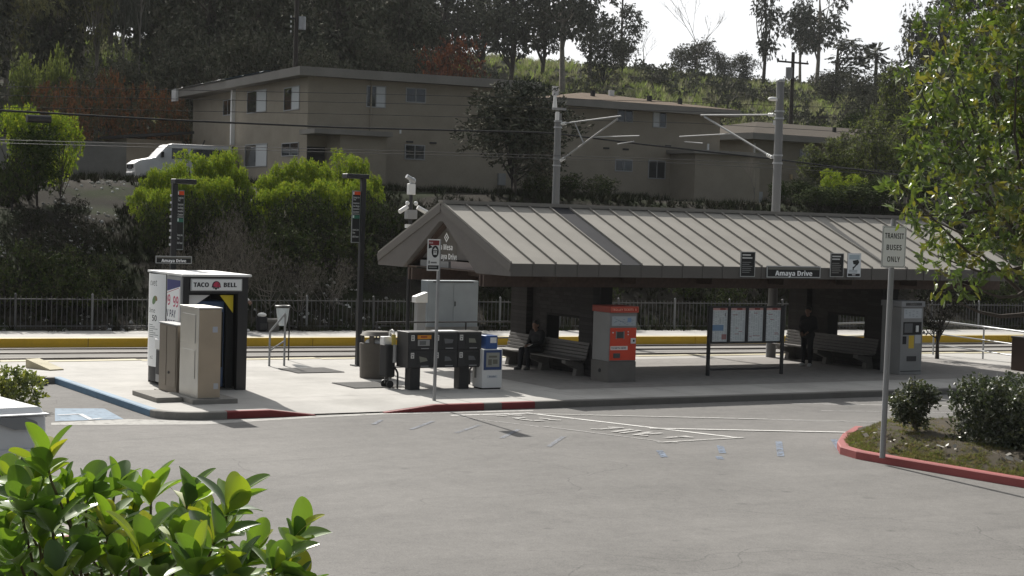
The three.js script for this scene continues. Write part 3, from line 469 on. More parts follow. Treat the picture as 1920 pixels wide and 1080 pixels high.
{ // service cabinets
  const t = thing('steel_cabinet', 'tall stainless and tan service cabinet on a concrete pad', 'cabinet', [12.86, PY, -34.9]);
  part(t, 'pad', box(-0.15, 0, -1.45, 0.85, 0.10, 0.14, 0.01), M.concreteOld); part(t, 'body', box(0, 0.10, -1.12, 0.5, 1.98, 0, 0.012), M.steel); part(t, 'front_panel', box(0.008, 0.12, 0.001, 0.495, 1.97, 0.012, 0.004), M.tan); part(t, 'top_cap', box(-0.02, 1.981, -1.14, 0.52, 2.01, 0.025, 0.008), M.steel);
  for (const y of [0.5, 1.25]) part(t, 'pressed_panel', box(-0.012, y, -0.95, -0.001, y + 0.6, -0.18, 0.005), M.steel);
  part(t, 'sticker', face(0.11, 0.12, 0.36, 1.55, 0.0135), mat([0.42, 0.45, 0.52], 0.6)); part(t, 'sticker', face(0.10, 0.12, 0.40, 0.36, 0.0135), mat([0.45, 0.47, 0.5], 0.6));
  const u = thing('service_cabinet', 'brown lower service cabinet between the stainless cabinet and the kiosk', 'cabinet', [12.86, PY, -36.2]);
  part(u, 'body', box(0, 0.06, -1.15, 0.5, 1.53, 0, 0.012), M.brownBox); part(u, 'top_cap', box(-0.02, 1.531, -1.17, 0.52, 1.56, 0.02, 0.006), M.galvDull); part(u, 'door', box(-0.012, 0.2, -0.62, -0.001, 1.5, -0.05, 0.004), M.brownBox); part(u, 'door', box(-0.012, 0.2, -1.1, -0.001, 1.5, -0.66, 0.004), M.brownBox); part(u, 'lock', cyl(0.03, 0.03, 0.02, 0, 0, 0, 10).rotateZ(Math.PI / 2).translate(-0.012, 0.5, -0.45), M.dark); part(u, 'pad', box(-0.06, 0, -1.25, 0.56, 0.058, -0.02), M.concreteOld);
  solo('concrete_pad', 'low bare concrete pad beside the brown service cabinet', 'pad', box(12.12, PY, -36.9, 12.68, PY + 0.1, -35.3, 0.01), M.concreteOld);
}
{ // newspaper rack
  const t = thing('newspaper_rack', 'black six-window newspaper rack on two pedestals near the bus stop sign', 'newspaper rack', [18.44, PY, -36.2]);
  part(t, 'housing', box(0, 0.52, -0.62, 1.94, 1.36, -0.03, 0.012), M.black);
  for (const x of [0.12, 1.42]) part(t, 'pedestal', box(x, 0, -0.40, x + 0.26, 0.518, -0.12, 0.01), M.black);
  const cols = ['#c98a2c', '#2c2e30', '#303234', '#2a2c2d', '#292b2c', '#2c2d2e'];
  for (let i = 0; i < 3; i++) for (let j = 0; j < 2; j++) {
    const x0 = 0.02 + i * 0.64, y0 = 0.545 + (1 - j) * 0.41, d = part(t, 'door', box(x0, y0, -0.029, x0 + 0.62, y0 + 0.39, -0.005, 0.008), M.dark);
    part(d, 'window', box(x0 + 0.18, y0 + 0.06, -0.0045, x0 + 0.58, y0 + 0.35, 0.002), M.black);
    part(d, 'paper', face(0.36, 0.26, x0 + 0.38, y0 + 0.205, 0.0045), print(128, 96, (x, w, h) => { const r = rng(i * 7 + j); x.fillStyle = '#232425'; x.fillRect(0, 0, w, h); if (!i && !j) { x.fillStyle = '#c98424'; x.fillRect(0, 0, w, 34); x.fillStyle = '#8f3d1a'; x.fillRect(30, 8, 60, 14); x.fillStyle = '#8d8f8e'; x.fillRect(4, 40, 110, 52); x.fillStyle = '#5c5e5e'; x.fillRect(20, 50, 60, 34); } else { x.fillStyle = ['#5e6062', '#7b7c70', '#8b8c8b'][Math.floor(r() * 3)]; x.beginPath(); x.moveTo(20 + r() * 20, 30); x.lineTo(60 + r() * 50, 26 + r() * 20); x.lineTo(100, 70); x.lineTo(30, 64 + r() * 20); x.fill(); } }));
    const s = part(d, 'price_card', face(0.085, 0.13, x0 + 0.085, y0 + 0.27, -0.003), print(32, 48, (x, w, h) => { x.fillStyle = '#c9c9c6'; x.fillRect(0, 0, w, h); x.fillStyle = '#555'; x.fillRect(6, 8, 8, 12); x.fillRect(18, 8, 8, 12); x.fillRect(8, 28, 16, 12); }));
    part(d, 'handle', box(x0 + 0.3, y0 + 0.012, -0.004, x0 + 0.5, y0 + 0.035, 0.02, 0.006), M.galvDull);
  }
  part(t, 'top_paper', box(0.78, 1.361, -0.45, 1.35, 1.375, -0.1), M.white);
}
{ // blue and white newspaper box
  const t = thing('newspaper_box', 'white newspaper box with blue top and blue window frame', 'newspaper box', [20.34, PY, -36.08]);
  part(t, 'body', box(0, 0.03, -0.48, 0.54, 0.95, 0, 0.015), M.white); part(t, 'coin_head', box(0.1, 0.952, -0.36, 0.42, 1.27, -0.04, 0.02), mat([0.02, 0.075, 0.25], 0.4)); part(t, 'base', box(0.03, 0, -0.45, 0.51, 0.03, -0.01), M.blackMatte);
  const f = part(t, 'window_frame', box(0.03, 0.46, 0.001, 0.51, 0.93, 0.014, 0.005), mat([0.02, 0.05, 0.16], 0.4)); part(f, 'newspaper', face(0.36, 0.34, 0.27, 0.70, 0.0165), print(96, 96, (x, w, h) => { x.fillStyle = '#8f9088'; x.fillRect(0, 0, w, h); x.fillStyle = '#66645a'; x.fillRect(18, 20, 60, 14); x.fillRect(14, 44, 26, 40); x.fillRect(48, 46, 34, 30); }));
  part(t, 'title_print', face(0.28, 0.07, 0.27, 0.30, 0.002), print(128, 32, (x, w, h) => { x.fillStyle = '#c6cacd'; x.fillRect(0, 0, w, h); x.fillStyle = '#3c4a66'; x.font = 'italic bold 24px serif'; x.fillText('Reader', 22, 24); })); part(t, 'price_card', face(0.17, 0.13, 0.30, 1.16, -0.038), M.white);
  part(t, 'side_slot', box(-0.012, 0.25, -0.36, -0.001, 0.62, -0.28), M.greyPaint);
}
{ // octagonal bin
  const t = thing('litter_bin', 'brown eight-sided litter bin with open rain hood beside the lamp post', 'litter bin', [19.1, PY, -39.25]);
  part(t, 'body', new THREE.CylinderGeometry(0.43, 0.40, 0.86, 8).rotateY(Math.PI / 8).translate(0, 0.44, 0).toNonIndexed(), M.brownBin); part(t, 'foot', new THREE.CylinderGeometry(0.3, 0.3, 0.03, 8).translate(0, 0.0, 0), M.dark);
  part(t, 'hood', new THREE.CylinderGeometry(0.3, 0.42, 0.1, 8).rotateY(Math.PI / 8).translate(0, 1.11, 0).toNonIndexed(), M.brownBin);
  for (let i = 0; i < 4; i++) { const a = Math.PI / 4 + i * Math.PI / 2; part(t, 'hood_post', beam(V(0.36 * Math.cos(a), 0.86, 0.36 * Math.sin(a)), V(0.37 * Math.cos(a), 1.07, 0.37 * Math.sin(a)), 0.12, 0.05), M.brownBin); }
  part(t, 'bin_liner', new THREE.SphereGeometry(0.3, 10, 6, 0, 7, 0, 1.5).scale(1, 0.45, 1).translate(0, 0.87, 0), M.white);
  const u = thing('litter_bin', 'dark brown square litter bin at the end of the ramp railing', 'litter bin', [39.4, PY, -37.0]);
  part(u, 'body', box(-0.42, 0, -0.36, 0.42, 0.95, 0.36, 0.02), mat([0.085, 0.055, 0.042], 0.8)); part(u, 'hood', box(-0.44, 0.952, -0.38, 0.44, 1.02, 0.38, 0.02), M.brownBin); part(u, 'handle', beam(V(-0.3, 1.02, 0), V(-0.1, 1.3, 0), 0.05, 0.05), M.black);
}
{ // bags hung at the end of the newspaper rack
  const t = thing('shopping_trolley_bag', 'black folding trolley bag with white handle and yellow strap by the rack', 'bag', [18.3, PY, -37.05]);
  part(t, 'bag', box(-0.1, 0.25, -0.2, 0.14, 1.02, 0.2, 0.05), M.blackMatte); part(t, 'wheel', merge([-0.15, 0.15].map(z => cyl(0.09, 0.09, 0.03, 0, 0, 0, 14).rotateX(Math.PI / 2).translate(0.02, 0.09, z))), M.black); part(t, 'axle_frame', merge([bar(V(0.02, 0.09, -0.12), V(0.02, 0.3, -0.12), 0.012), bar(V(0.02, 0.09, 0.12), V(0.02, 0.3, 0.12), 0.012)]), M.galv);
  part(t, 'handle', tube([V(0.1, 1.0, -0.12), V(0.12, 1.32, -0.11), V(0.12, 1.36, 0), V(0.12, 1.32, 0.11), V(0.1, 1.0, 0.12)], 0.016), M.white); part(t, 'strap', box(0.04, 0.98, 0.14, 0.14, 1.26, 0.18, 0.015), mat([0.5, 0.4, 0.1], 0.8)); part(t, 'bottle', cyl(0.05, 0.045, 0.42, 0.1, 0.6, 0.22, 10), M.galvDull); part(t, 'paper', box(-0.12, 1.0, -0.14, 0.1, 1.2, 0.06, 0.02), M.white);
}
{ // low black tube bench and railing behind the rack
  const t = thing('tube_rail', 'low black hooped tube bench behind the newspaper rack', 'bench', [17.9, PY, -37.0]);
  for (const x of [0.55, 1.05, 2.4, 2.75]) part(t, 'hoop', tube([V(x, 0, -0.25), V(x, 0.36, -0.25), V(x, 0.46, -0.12), V(x, 0.46, 0.12), V(x, 0.36, 0.25), V(x, 0, 0.25)], 0.024, 8, 24), M.black);
  for (let i = 0; i < 5; i++) part(t, 'seat_slat', box(0.45, 0.485, -0.2 + i * 0.09, 2.9, 0.505, -0.14 + i * 0.09), M.black);
  const u = thing('pipe_railing', 'thin black pipe railing along the platform behind the newspaper rack', 'railing', [0, PY, -43.6]);
  for (const x of [21.2, 24.0, 26.6]) part(u, 'post', bar(V(x, 0, 0), V(x, 1.08, 0), 0.025), M.black); for (const y of [0.62, 1.08]) part(u, 'rail', bar(V(21.2, y, 0), V(26.6, y, 0), 0.022), M.black);
}
// handrail with a clear litter bag, by the tracks
{
  const t = thing('handrail', 'galvanised sloping handrail on two posts by the track edge', 'handrail', [17.75, PY, -42.85]);
  part(t, 'post', bar(V(0, 0, 0), V(0, 0.9, 0), 0.03), M.galvDull); part(t, 'post', bar(V(0.42, 0, 0), V(0.42, 1.38, 0), 0.03), M.galvDull); part(t, 'top_rail', bar(V(0, 0.9, 0), V(0.42, 1.38, 0), 0.028), M.galvDull); part(t, 'lower_rail', bar(V(0, 0.4, 0), V(0.42, 0.66, 0), 0.022), M.galvDull);
  const u = thing('bag_stand', 'clear plastic litter bag hanging in a black ring behind the handrail', 'litter bag', [18.75, 0.0, -44.4]);
  part(u, 'ring', new THREE.TorusGeometry(0.19, 0.035, 8, 18).rotateX(Math.PI / 2).translate(0, 1.62, 0), M.black); part(u, 'bag', new THREE.LatheGeometry([[0.03, 1.1], [0.1, 1.1], [0.14, 1.25], [0.17, 1.45], [0.185, 1.6]].map(p => new THREE.Vector2(...p)), 14), new THREE.MeshPhysicalMaterial({ color: rgb(0.6, 0.65, 0.68), roughness: 0.25, transmission: 0.5, thickness: 0, side: THREE.DoubleSide })); part(u, 'stand', bar(V(0.2, 0.12, 0), V(0.2, 1.62, 0), 0.02), M.black);
}
// ramp railing at the far end
{
  const t = thing('ramp_railing', 'long galvanised ramp railing with sloping top rail beyond the shelter', 'railing');
  const a = V(40.1, 1.25, -43.0), b = V(41.5, 1.2, -40.85), c = V(40.6, 1.18, -38.3);
  const P = [V(36.6, 1.12, -43.3), V(40.9, 1.26, -42.6), V(41.36, 1.18, -40.84), V(40.9, 1.16, -38.4)];
  part(t, 'top_rail', tube(P, 0.03, 8, 30), M.galv); for (const dy of [0.42, 0.78]) part(t, 'mid_rail', tube(P.map(p => V(p.x, p.y - dy, p.z)), 0.02, 8, 30), M.galv);
  for (const p of [P[0], V(39, 1.2, -42.95), P[1], P[2], P[3]]) part(t, 'post', bar(V(p.x, PY, p.z), p, 0.028), M.galv);
  solo('concrete_bollard', 'pale concrete block at the foot of the ramp railing', 'concrete block', box(40.7, PY, -39.0, 41.5, 0.75, -38.6, 0.02), M.concreteOld);
}
// stop sign poles and station signs
function amayaSign(w, h) { return print(512, 96, (x, W, H) => { x.fillStyle = '#0f1010'; x.fillRect(0, 0, W, H); x.strokeStyle = '#b9bab8'; x.lineWidth = 8; x.strokeRect(4, 4, W - 8, H - 8); x.fillStyle = '#6d6c63'; x.fillRect(12, 10, W - 24, 20); x.fillStyle = '#ffffff'; x.font = 'bold 58px sans-serif'; x.textAlign = 'center'; for (const q of [0, 2, 3]) x.fillText('Amaya Drive', W / 2 + q, 80); }); }
const amaya = amayaSign();
{
  const z = EF + 0.075, S = (n, label, cat, x0, y0, x1, y1, m, dz = 0) => { const a = Zp(x0, y1, z), b = Zp(x1, y0, z), w = b.x - a.x, h = b.y - a.y; const t = thing(n, label, cat, [a.x + w / 2, a.y, z + dz]); part(t, 'plate', box(-w / 2, 0, -0.02, w / 2, h, 0, 0.004), M.galvDull); part(t, 'print', face(w - 0.01, h - 0.01, 0, h / 2, 0.003), m); return t; };
  const lines = (seed, bg, fg) => print(128, 200, (x, W, H) => { const r = rng(seed); x.fillStyle = '#b9b9b5'; x.fillRect(0, 0, W, H); x.fillStyle = bg; x.fillRect(5, 5, W - 10, H - 10); x.fillStyle = '#d6d6d2'; for (let i = 0; i < 2; i++) x.fillRect(14, 20 + i * 24, 88 - r() * 20, 11); x.fillStyle = fg; for (let i = 0; i < 6; i++) x.fillRect(14, 82 + i * 16, 60 + r() * 40, 5); });
  S('rules_sign', 'black sign with white text hung on the shelter fascia before the name sign', 'sign', 1387.5, 472, 1417, 519, lines(3, '#111212', '#8b8c8a'));
  S('station_name_sign', 'long black station name sign on the shelter fascia', 'sign', 1437, 499.5, 1539, 520.5, amaya);
  S('rules_sign', 'black sign with white text on the shelter fascia beside the camera sign', 'sign', 1556, 475, 1583, 519.5, lines(8, '#171513', '#8f8d88'));
  S('camera_sign', 'white sign with black camera pictogram on the shelter fascia', 'sign', 1588, 475, 1615, 519.5, print(128, 210, (x, W, H) => { x.fillStyle = '#e8ecee'; x.fillRect(0, 0, W, H); x.fillStyle = '#b5c4cc'; x.fillRect(14, 14, 100, 40); x.fillStyle = '#1a1b1c'; x.beginPath(); x.moveTo(48, 66); x.lineTo(100, 56); x.lineTo(112, 78); x.lineTo(96, 104); x.lineTo(56, 96); x.fill(); x.lineWidth = 12; x.strokeStyle = '#1a1b1c'; x.beginPath(); x.moveTo(88, 98); x.lineTo(56, 132); x.stroke(); x.fillRect(50, 120, 10, 30); x.fillStyle = '#7d8a90'; for (let i = 0; i < 3; i++) x.fillRect(16, 148 + i * 9, 80, 4); x.fillStyle = '#1a1b1c'; x.fillRect(6, 180, W - 12, 24); x.fillStyle = '#ccc'; x.fillRect(46, 186, 34, 10); }));
}
{ // bus stop sign
  const p = G(814, 751, PY), t = thing('bus_stop_sign', 'bus stop sign on slim grey pole in front of the newspaper rack', 'bus stop sign', [p.x, PY, p.z]); t.rotation.z = -0.006;
  part(t, 'pole', box(-0.03, 0, -0.03, 0.03, 3.55, 0.03, 0.006), M.galvDull);
  const s = part(t, 'plate', box(-0.31, 2.86, 0.032, -0.005, 3.55, 0.045, 0.006), M.white);
  part(s, 'print', face(0.29, 0.675, -0.1575, 3.205, 0.0475), print(192, 440, (x, W, H) => { x.fillStyle = '#d4d5d3'; x.fillRect(0, 0, W, H); x.fillStyle = '#7b2226'; x.fillRect(10, 10, W - 20, 70); x.fillStyle = '#cfcfcd'; x.font = 'bold 34px sans-serif'; x.fillText('BUS', 18, 56); x.fillStyle = '#17181a'; x.beginPath(); x.moveTo(10, 60); x.lineTo(80, 110); x.lineTo(10, 130); x.fill(); x.beginPath(); x.ellipse(120, 170, 58, 86, 0, 0, 7); x.fill(); x.fillStyle = '#c9cac8'; x.beginPath(); x.moveTo(82, 150); x.lineTo(120, 108); x.lineTo(158, 150); x.fill(); x.fillRect(92, 160, 56, 56); x.fillStyle = '#17181a'; x.fillRect(104, 170, 32, 12); x.fillStyle = '#6d6e6d'; x.fillRect(14, 300, 24, 44); x.fillRect(50, 316, 100, 22); x.fillStyle = '#1a1b1d'; x.fillRect(8, 366, W - 16, 60); x.fillStyle = '#8b8c8a'; x.fillRect(24, 386, 130, 16); }));
}
// platform lamp posts with blade signs
function lampPost(p, H, turn, label, arm) {
  const t = thing('lamp_post', label, 'lamp post', [p.x, PY, p.z], 0, 'dark lamp posts with blade signs'); t.rotation.z = -0.004;
  part(t, 'pole', box(-0.065, 0.03, -0.065, 0.065, H, 0.065, 0.01), M.black); part(t, 'base_plate', box(-0.16, 0, -0.16, 0.16, 0.03, 0.16), M.black);
  part(t, 'lamp_head', box(arm > 0 ? -0.05 : -0.55, H + 0.0, -0.17, arm > 0 ? 0.5 : 0.1, H + 0.12, 0.17, 0.02), M.black);
  return t;
}
{
  const p = G(671, 686, PY), t = lampPost(p, 4.98, 0, 'tall dark lamp post with orange and green blade sign beside the brown bin', -1);
  const s = part(t, 'blade_sign', box(-0.31, 3.28, -0.012, -0.068, 4.66, 0.012, 0.004), M.galvDull);
  const draw = (x, W, H) => { x.fillStyle = '#131514'; x.fillRect(0, 0, W, H); x.strokeStyle = '#7c8480'; x.lineWidth = 6; x.strokeRect(3, 3, W - 6, H - 6); x.fillStyle = '#d24a18'; x.fillRect(28, 6, W - 32, 46); x.fillStyle = '#e6e2dc'; x.fillRect(8, 10, 18, 40); x.fillStyle = '#2e6a58'; x.fillRect(6, 330, W - 12, 44); x.fillStyle = '#c8d8d0'; x.fillRect(10, 330, 24, 36); x.fillStyle = '#c4c6c4'; x.font = 'bold 34px sans-serif'; const T = [['Orange Line', 98], ['To:', 128], ['Downtown', 176], ['San Diego', 216], ['Convention', 256], ['Center', 296], ['Green Line', 540], ['To:', 580], ['Old Town', 634]]; for (const [s, y] of T) x.fillText(s, 12, y, W - 26); x.fillRect(8, 310, W - 20, 6); };
  part(s, 'print', face(0.23, 1.36, -0.189, 3.97, 0.0145), print(132, 700, draw));
  const q = V(14.4, PY, -41.0), u = lampPost(q, 4.65, 0, 'dark lamp post behind the kiosk carrying the station name sign', 1);
  const s2 = part(u, 'blade_sign', box(0.066, 3.05, -0.012, 0.25, 4.5, 0.012, 0.004), M.galvDull); part(s2, 'print', face(0.17, 1.43, 0.158, 3.775, 0.0145), print(132, 700, draw)); for (let i = 0; i < 8; i++) part(s2, 'bracket', box(-0.1, 3.15 + i * 0.17, -0.02, -0.066, 3.2 + i * 0.17, 0.02), M.white);
  const n = part(u, 'name_plate', box(-0.46, 2.72, 0.067, 0.45, 2.9, 0.085, 0.004), M.galvDull); part(n, 'print', face(0.9, 0.175, -0.005, 2.81, 0.0875), amaya);
}
{ // security camera mast
  const p = V(22.0, PY, -43.3), t = thing('camera_mast', 'dark mast with a cluster of white security cameras behind the shelter gable', 'security camera', [p.x, PY, p.z]);
  part(t, 'pole', bar(V(0, 0, 0), V(0, 4.6, 0), 0.06, 0.05), M.black); part(t, 'junction_box', box(-0.14, 3.95, -0.1, 0.16, 4.2, 0.1, 0.01), M.galvDull); part(t, 'dome', new THREE.SphereGeometry(0.06, 10, 8).translate(-0.13, 4.38, 0.05), M.white); part(t, 'dome', new THREE.SphereGeometry(0.06, 10, 8).translate(0.13, 4.38, 0.05), M.white);
  part(t, 'camera', bar(V(-0.14, 4.28, 0.05), V(-0.4, 4.14, 0.12), 0.062, 0.062, 10), M.white); part(t, 'camera', bar(V(0.18, 4.28, 0.05), V(0.46, 4.13, 0.12), 0.062, 0.062, 10), M.white);
  part(t, 'upper_box', box(-0.1, 4.62, -0.08, 0.1, 4.92, 0.08, 0.02), M.white); part(t, 'top_camera', merge([bar(V(-0.18, 5.12, 0.05), V(0.02, 5.02, 0.05), 0.06, 0.06, 10), new THREE.SphereGeometry(0.1, 10, 8).translate(0.03, 5.0, 0)]), M.galv); part(t, 'bracket', box(-0.03, 4.6, -0.03, 0.03, 4.95, 0.03), M.black); part(t, 'lower_box', box(-0.14, 3.7, -0.06, 0, 3.8, 0.08), M.white);
}
{ // equipment cabinet on the far platform
  const z = -52.9, a = Zp(800, 612, z), b = Zp(897, 540, z), c = Zp(789, 526, z);
  const t = thing('equipment_cabinet', 'large blue-grey double-door equipment cabinet on the far platform', 'cabinet', [a.x, 0.26, z]); const W = b.x - a.x, H = c.y - 0.26;
  part(t, 'base', box(-0.03, 0, -0.53, W + 0.03, 0.16, 0.03), M.concreteOld); part(t, 'body', box(0, 0.16, -0.5, W, H, 0, 0.01), M.bluegrey); for (const i of [0, 1]) part(t, 'door', box(0.04 + i * (W / 2 - 0.02), 0.24, 0.001, W / 2 - 0.01 + i * (W / 2 - 0.02), H - 0.1, 0.014, 0.004), M.bluegrey); part(t, 'handle', box(W / 2 + 0.06, H / 2, 0.014, W / 2 + 0.09, H / 2 + 0.16, 0.04), M.dark); part(t, 'top_vent', box(0.2, H - 0.06, 0.0015, W - 0.2, H - 0.03, 0.012), M.dark);
  const p = Zp(785, 600, -51.9), u = thing('call_pedestal', 'slim grey pedestal with slanted white top in front of the equipment cabinet', 'pedestal', [p.x, 0.26, -51.9]);
  part(u, 'post', box(-0.12, 0, -0.12, 0.2, 1.05, 0.12, 0.02), M.galvDull); const hg = box(-0.2, 1.05, -0.16, 0.24, 1.32, 0.16, 0.02); const hp = hg.attributes.position; for (let i = 0; i < hp.count; i++) if (hp.getY(i) > 1.2) hp.setY(i, hp.getY(i) + (hp.getX(i)) * 0.35); hg.computeVertexNormals(); part(u, 'head', hg, M.white);
}
// wheel stop, yellow ramp wedge, grates
solo('wheel_stop', 'dark blue concrete wheel stop behind the clipped hedge', 'wheel stop', box(6.6, 0, -41.2 + 0.17, 11.35, 0.17, -41.2 + 0.33 + 0.02, 0.02).translate(0, 0, 0.1), M.blueStop);
{ const g = box(-0.2, 0, -0.5, 0.2, 0.22, 0.5), p = g.attributes.position; for (let i = 0; i < p.count; i++) if (p.getY(i) > 0.1 && p.getZ(i) > 0) p.setY(i, 0.03); g.computeVertexNormals(); g.rotateY(0.35); g.translate(11.95, PY, -43.2); solo('ramp_wedge', 'short cream yellow concrete wedge on the platform corner', 'wedge', muv(g), M.cream); }
for (const [x, z, l] of [[18.3, -41.4, 'flat slotted tree grate set in the paving by the lamp post'], [18.1, -37.6, 'flat slotted tree grate under the black tube bench']]) {
  const t = thing('tree_grate', l, 'grate', [x, PY + 0.004, z]); const r = mat([0.16, 0.155, 0.15], 0.9);
  part(t, 'plate', box(-0.65, 0, -0.65, 0.65, 0.006, 0.65), mat([0.06, 0.058, 0.056], 0.9)); const sl = box(-0.64, 0, -0.028, 0.64, 0.012, 0.028); for (let i = 0; i < 13; i++) { const o = part(t, 'bar', sl, r); o.position.set(0, 0.006, -0.6 + i * 0.1); }
}

// ---------- island with sign ----------
let islandL;
{
  const tip = [[24.4, -27.6], [23.3, -26.7], [22.3, -25.7], [21.86, -25.1], [21.72, -24.5], [21.78, -23.6], [22.0, -21.6], [22.25, -19.2], [22.6, -15]];
  const isl = struct('island_kerb', prism([[26, -15], [26, -27], ...tip.map(p => [p[0] + 0.35, p[1] - 0.02])], -0.05, 0.07), M.soil);
  for (let i = 0; i < tip.length - 1; i++) kerbStone(tip[i][0], tip[i][1], tip[i + 1][0], tip[i + 1][1], PY, PY, M.redIsland, 0.17, 'kerb_stone', isl);
  // mounded earth inside the kerb
  const n = 46, g = new THREE.PlaneGeometry(1, 1, n, n), p = g.attributes.position;
  const L = z => { for (let i = 0; i < tip.length - 1; i++) if (z >= tip[i][1] && z <= tip[i + 1][1]) { const t = (z - tip[i][1]) / (tip[i + 1][1] - tip[i][1]); return tip[i][0] + t * (tip[i + 1][0] - tip[i][0]) + 0.16; } return 22.5; };
  for (let i = 0; i < p.count; i++) { const u = p.getX(i) + 0.5, v = p.getY(i) + 0.5, z = -27.5 + 12.4 * v, a = L(z), x = a + u * (a > 24 ? 1.2 : 5.5), e = Math.min(u * 5.5, (v) * 12.4, 1); p.setXYZ(i, x, PY - 0.02 + 0.30 * THREE.MathUtils.smoothstep(e, 0, 1.2) + 0.03 * fbm(x * 2.2, z * 2.2, 3) * e, z); }
  g.computeVertexNormals(); g.index && g.index.array.reverse?.(); g.computeVertexNormals();
  islandL = L;
  struct('island_earth', muv(g), mat([0.085, 0.074, 0.058], 1, { map: tex.block, specularIntensity: 0.1 }));
  const b = G(1655, 846, 0.24), t = thing('transit_sign', 'white transit buses only sign on a grey pole in the red-kerbed island', 'road sign', [b.x, 0.12, b.z]); t.rotation.z = -0.012;
  part(t, 'pole', cyl(0.052, 0.048, 4.28, 0, 0, 0, 14), M.galvDull); 
  const pl = part(t, 'plate', box(-0.23, 3.42, 0.056, 0.23, 4.16, 0.066, 0.004), M.galvDull); pl.rotation.y = -0.33;
  part(pl, 'print', face(0.45, 0.73, 0, 3.79, 0.0685), print(300, 480, (x, W, H) => { x.fillStyle = '#f0f1f1'; x.fillRect(0, 0, W, H); x.strokeStyle = '#77797a'; x.lineWidth = 6; x.beginPath(); x.roundRect ? x.roundRect(10, 10, W - 20, H - 20, 22) : x.rect(10, 10, W - 20, H - 20); x.stroke(); x.fillStyle = '#17181a'; x.font = 'bold 88px sans-serif'; x.textAlign = 'center'; x.fillText('TRANSIT', W / 2, 142, 244); x.fillText('BUSES', W / 2, 278, 200); x.fillText('ONLY', W / 2, 416, 166); }));
  solo('concrete_block', 'grey concrete block lying in the island beside the clipped hedge', 'concrete block', box(0, 0, 0, 0.9, 0.42, 0.4, 0.02).rotateY(0.1).translate(24.0, 0.3, -24.2), M.concreteOld);
}
// red kerb end showing through the near shrub
{ const c = G(400, 985), k = struct('lot_kerb', prism([[c.x - 3, c.z - 0.05], [c.x - 3, c.z + 0.8], [c.x - 0.2, c.z + 0.75], [c.x, c.z + 0.4], [c.x - 0.05, c.z + 0.05]], -0.05, 0.13), M.concreteOld); kerbStone(c.x + 0.02, c.z + 0.38, c.x - 0.05, c.z, PY, PY, M.redPaint, 0.15, 'kerb_stone', k); kerbStone(c.x - 0.25, c.z + 0.86, c.x + 0.02, c.z + 0.385, PY, PY, M.redPaint, 0.15, 'kerb_stone', k); kerbStone(c.x - 2.6, c.z + 0.9, c.x - 0.26, c.z + 0.865, PY, PY, M.redPaint, 0.15, 'kerb_stone', k); }
// ---------- catenary masts, poles and wires ----------
function mast(x, y, z, H, dir, label) {
  const t = thing('catenary_mast', label, 'mast', [x, y, z], 0, 'trolley wire masts'); const d = dir;
  const pg = []; pg.push(new THREE.CylinderGeometry(0.118, 0.155, H, 12).translate(0, H / 2, 0)); part(t, 'pole', merge(pg), M.mastGrey);
  const yt = 7.62 - y, yl = 6.27 - y;
  for (const yy of [yt + 0.1, yt - 0.12, yl + 0.1, yl - 0.14]) part(t, 'band', new THREE.CylinderGeometry(0.15, 0.152, 0.05, 14).translate(0, yy, 0), M.galv);
  part(t, 'top_arm', bar(V(0, yt, 0.16 * d), V(0, yt + (dir > 0 ? 0.15 : 0.12), 4.05 * d), 0.026), M.galvDull);
  part(t, 'strut', bar(V(0, yl, 0.16 * d), V(0, yt + 0.06, 3.85 * d), 0.034), M.galvDull); part(t, 'registration_arm', bar(V(0, yl + 0.82, 2.3 * d), V(0, yl + 0.8, 5.2 * d), 0.02), M.galvDull); part(t, 'steady_arm', bar(V(0, yl + 0.55, 3.9 * d), V(0, yl + 0.62, 4.9 * d), 0.018), M.galvDull);
  if (dir > 0) part(t, 'brace', bar(V(0, yt - 0.02, 1.15 * d), V(0, yl + 0.62, 1.75 * d), 0.022), M.galvDull);
  part(t, 'insulator', merge([0, 1, 2].map(i => new THREE.CylinderGeometry(0.06, 0.06, 0.04, 10).rotateX(Math.PI / 2).translate(0, yt + 0.005 * i, (0.3 + i * 0.09) * d))), M.white); part(t, 'insulator', merge([0, 1, 2].map(i => new THREE.CylinderGeometry(0.06, 0.06, 0.04, 10).rotateX(Math.PI / 2).translate(0, yl + 0.05 + i * 0.03, (0.3 + i * 0.09) * d))), M.white);
  if (dir > 0) { part(t, 'insulator_top', merge([new THREE.CylinderGeometry(0.05, 0.09, 0.45, 8).translate(-0.16, H + 0.42, 0), new THREE.CylinderGeometry(0.07, 0.07, 0.3, 8).translate(-0.1, H - 0.1, 0.1)]), M.white); part(t, 'bracket', box(-0.25, H + 0.12, -0.05, 0.3, H + 0.2, 0.05), M.galvDull); }
  else { part(t, 'cap', new THREE.SphereGeometry(0.14, 10, 6).scale(1, 0.5, 1).translate(0, H, 0), M.galv); part(t, 'lamp', merge([new THREE.SphereGeometry(0.13, 10, 8).scale(1.3, 0.5, 0.9).translate(-0.36, yt + 0.45, 0.1), bar(V(0, yt + 0.4, 0), V(-0.3, yt + 0.44, 0.08), 0.015)]), M.white); }
  return t;
}
mast(33.3, 0.1, -54.05, 7.9, 1, 'grey trolley wire mast with bracket arm standing behind the far platform');
mast(34.3, PY, -42.75, 8.5, -1, 'tall grey trolley wire mast on the near platform behind the shelter');
const wire = (pts, r, name, label, m = M.blackMatte, group) => solo(name, label, 'wire', tube(pts, r, 5, 60), m, group);
wire([[-200, 196], [0, 207], [320, 225], [640, 239], [1030, 249], [1200, 270], [1450, 298], [1660, 325], [1900, 350]].map(p => Zp(p[0], p[1], -57)), 0.035, 'overhead_cable', 'thick black overhead cable sagging across the bank');
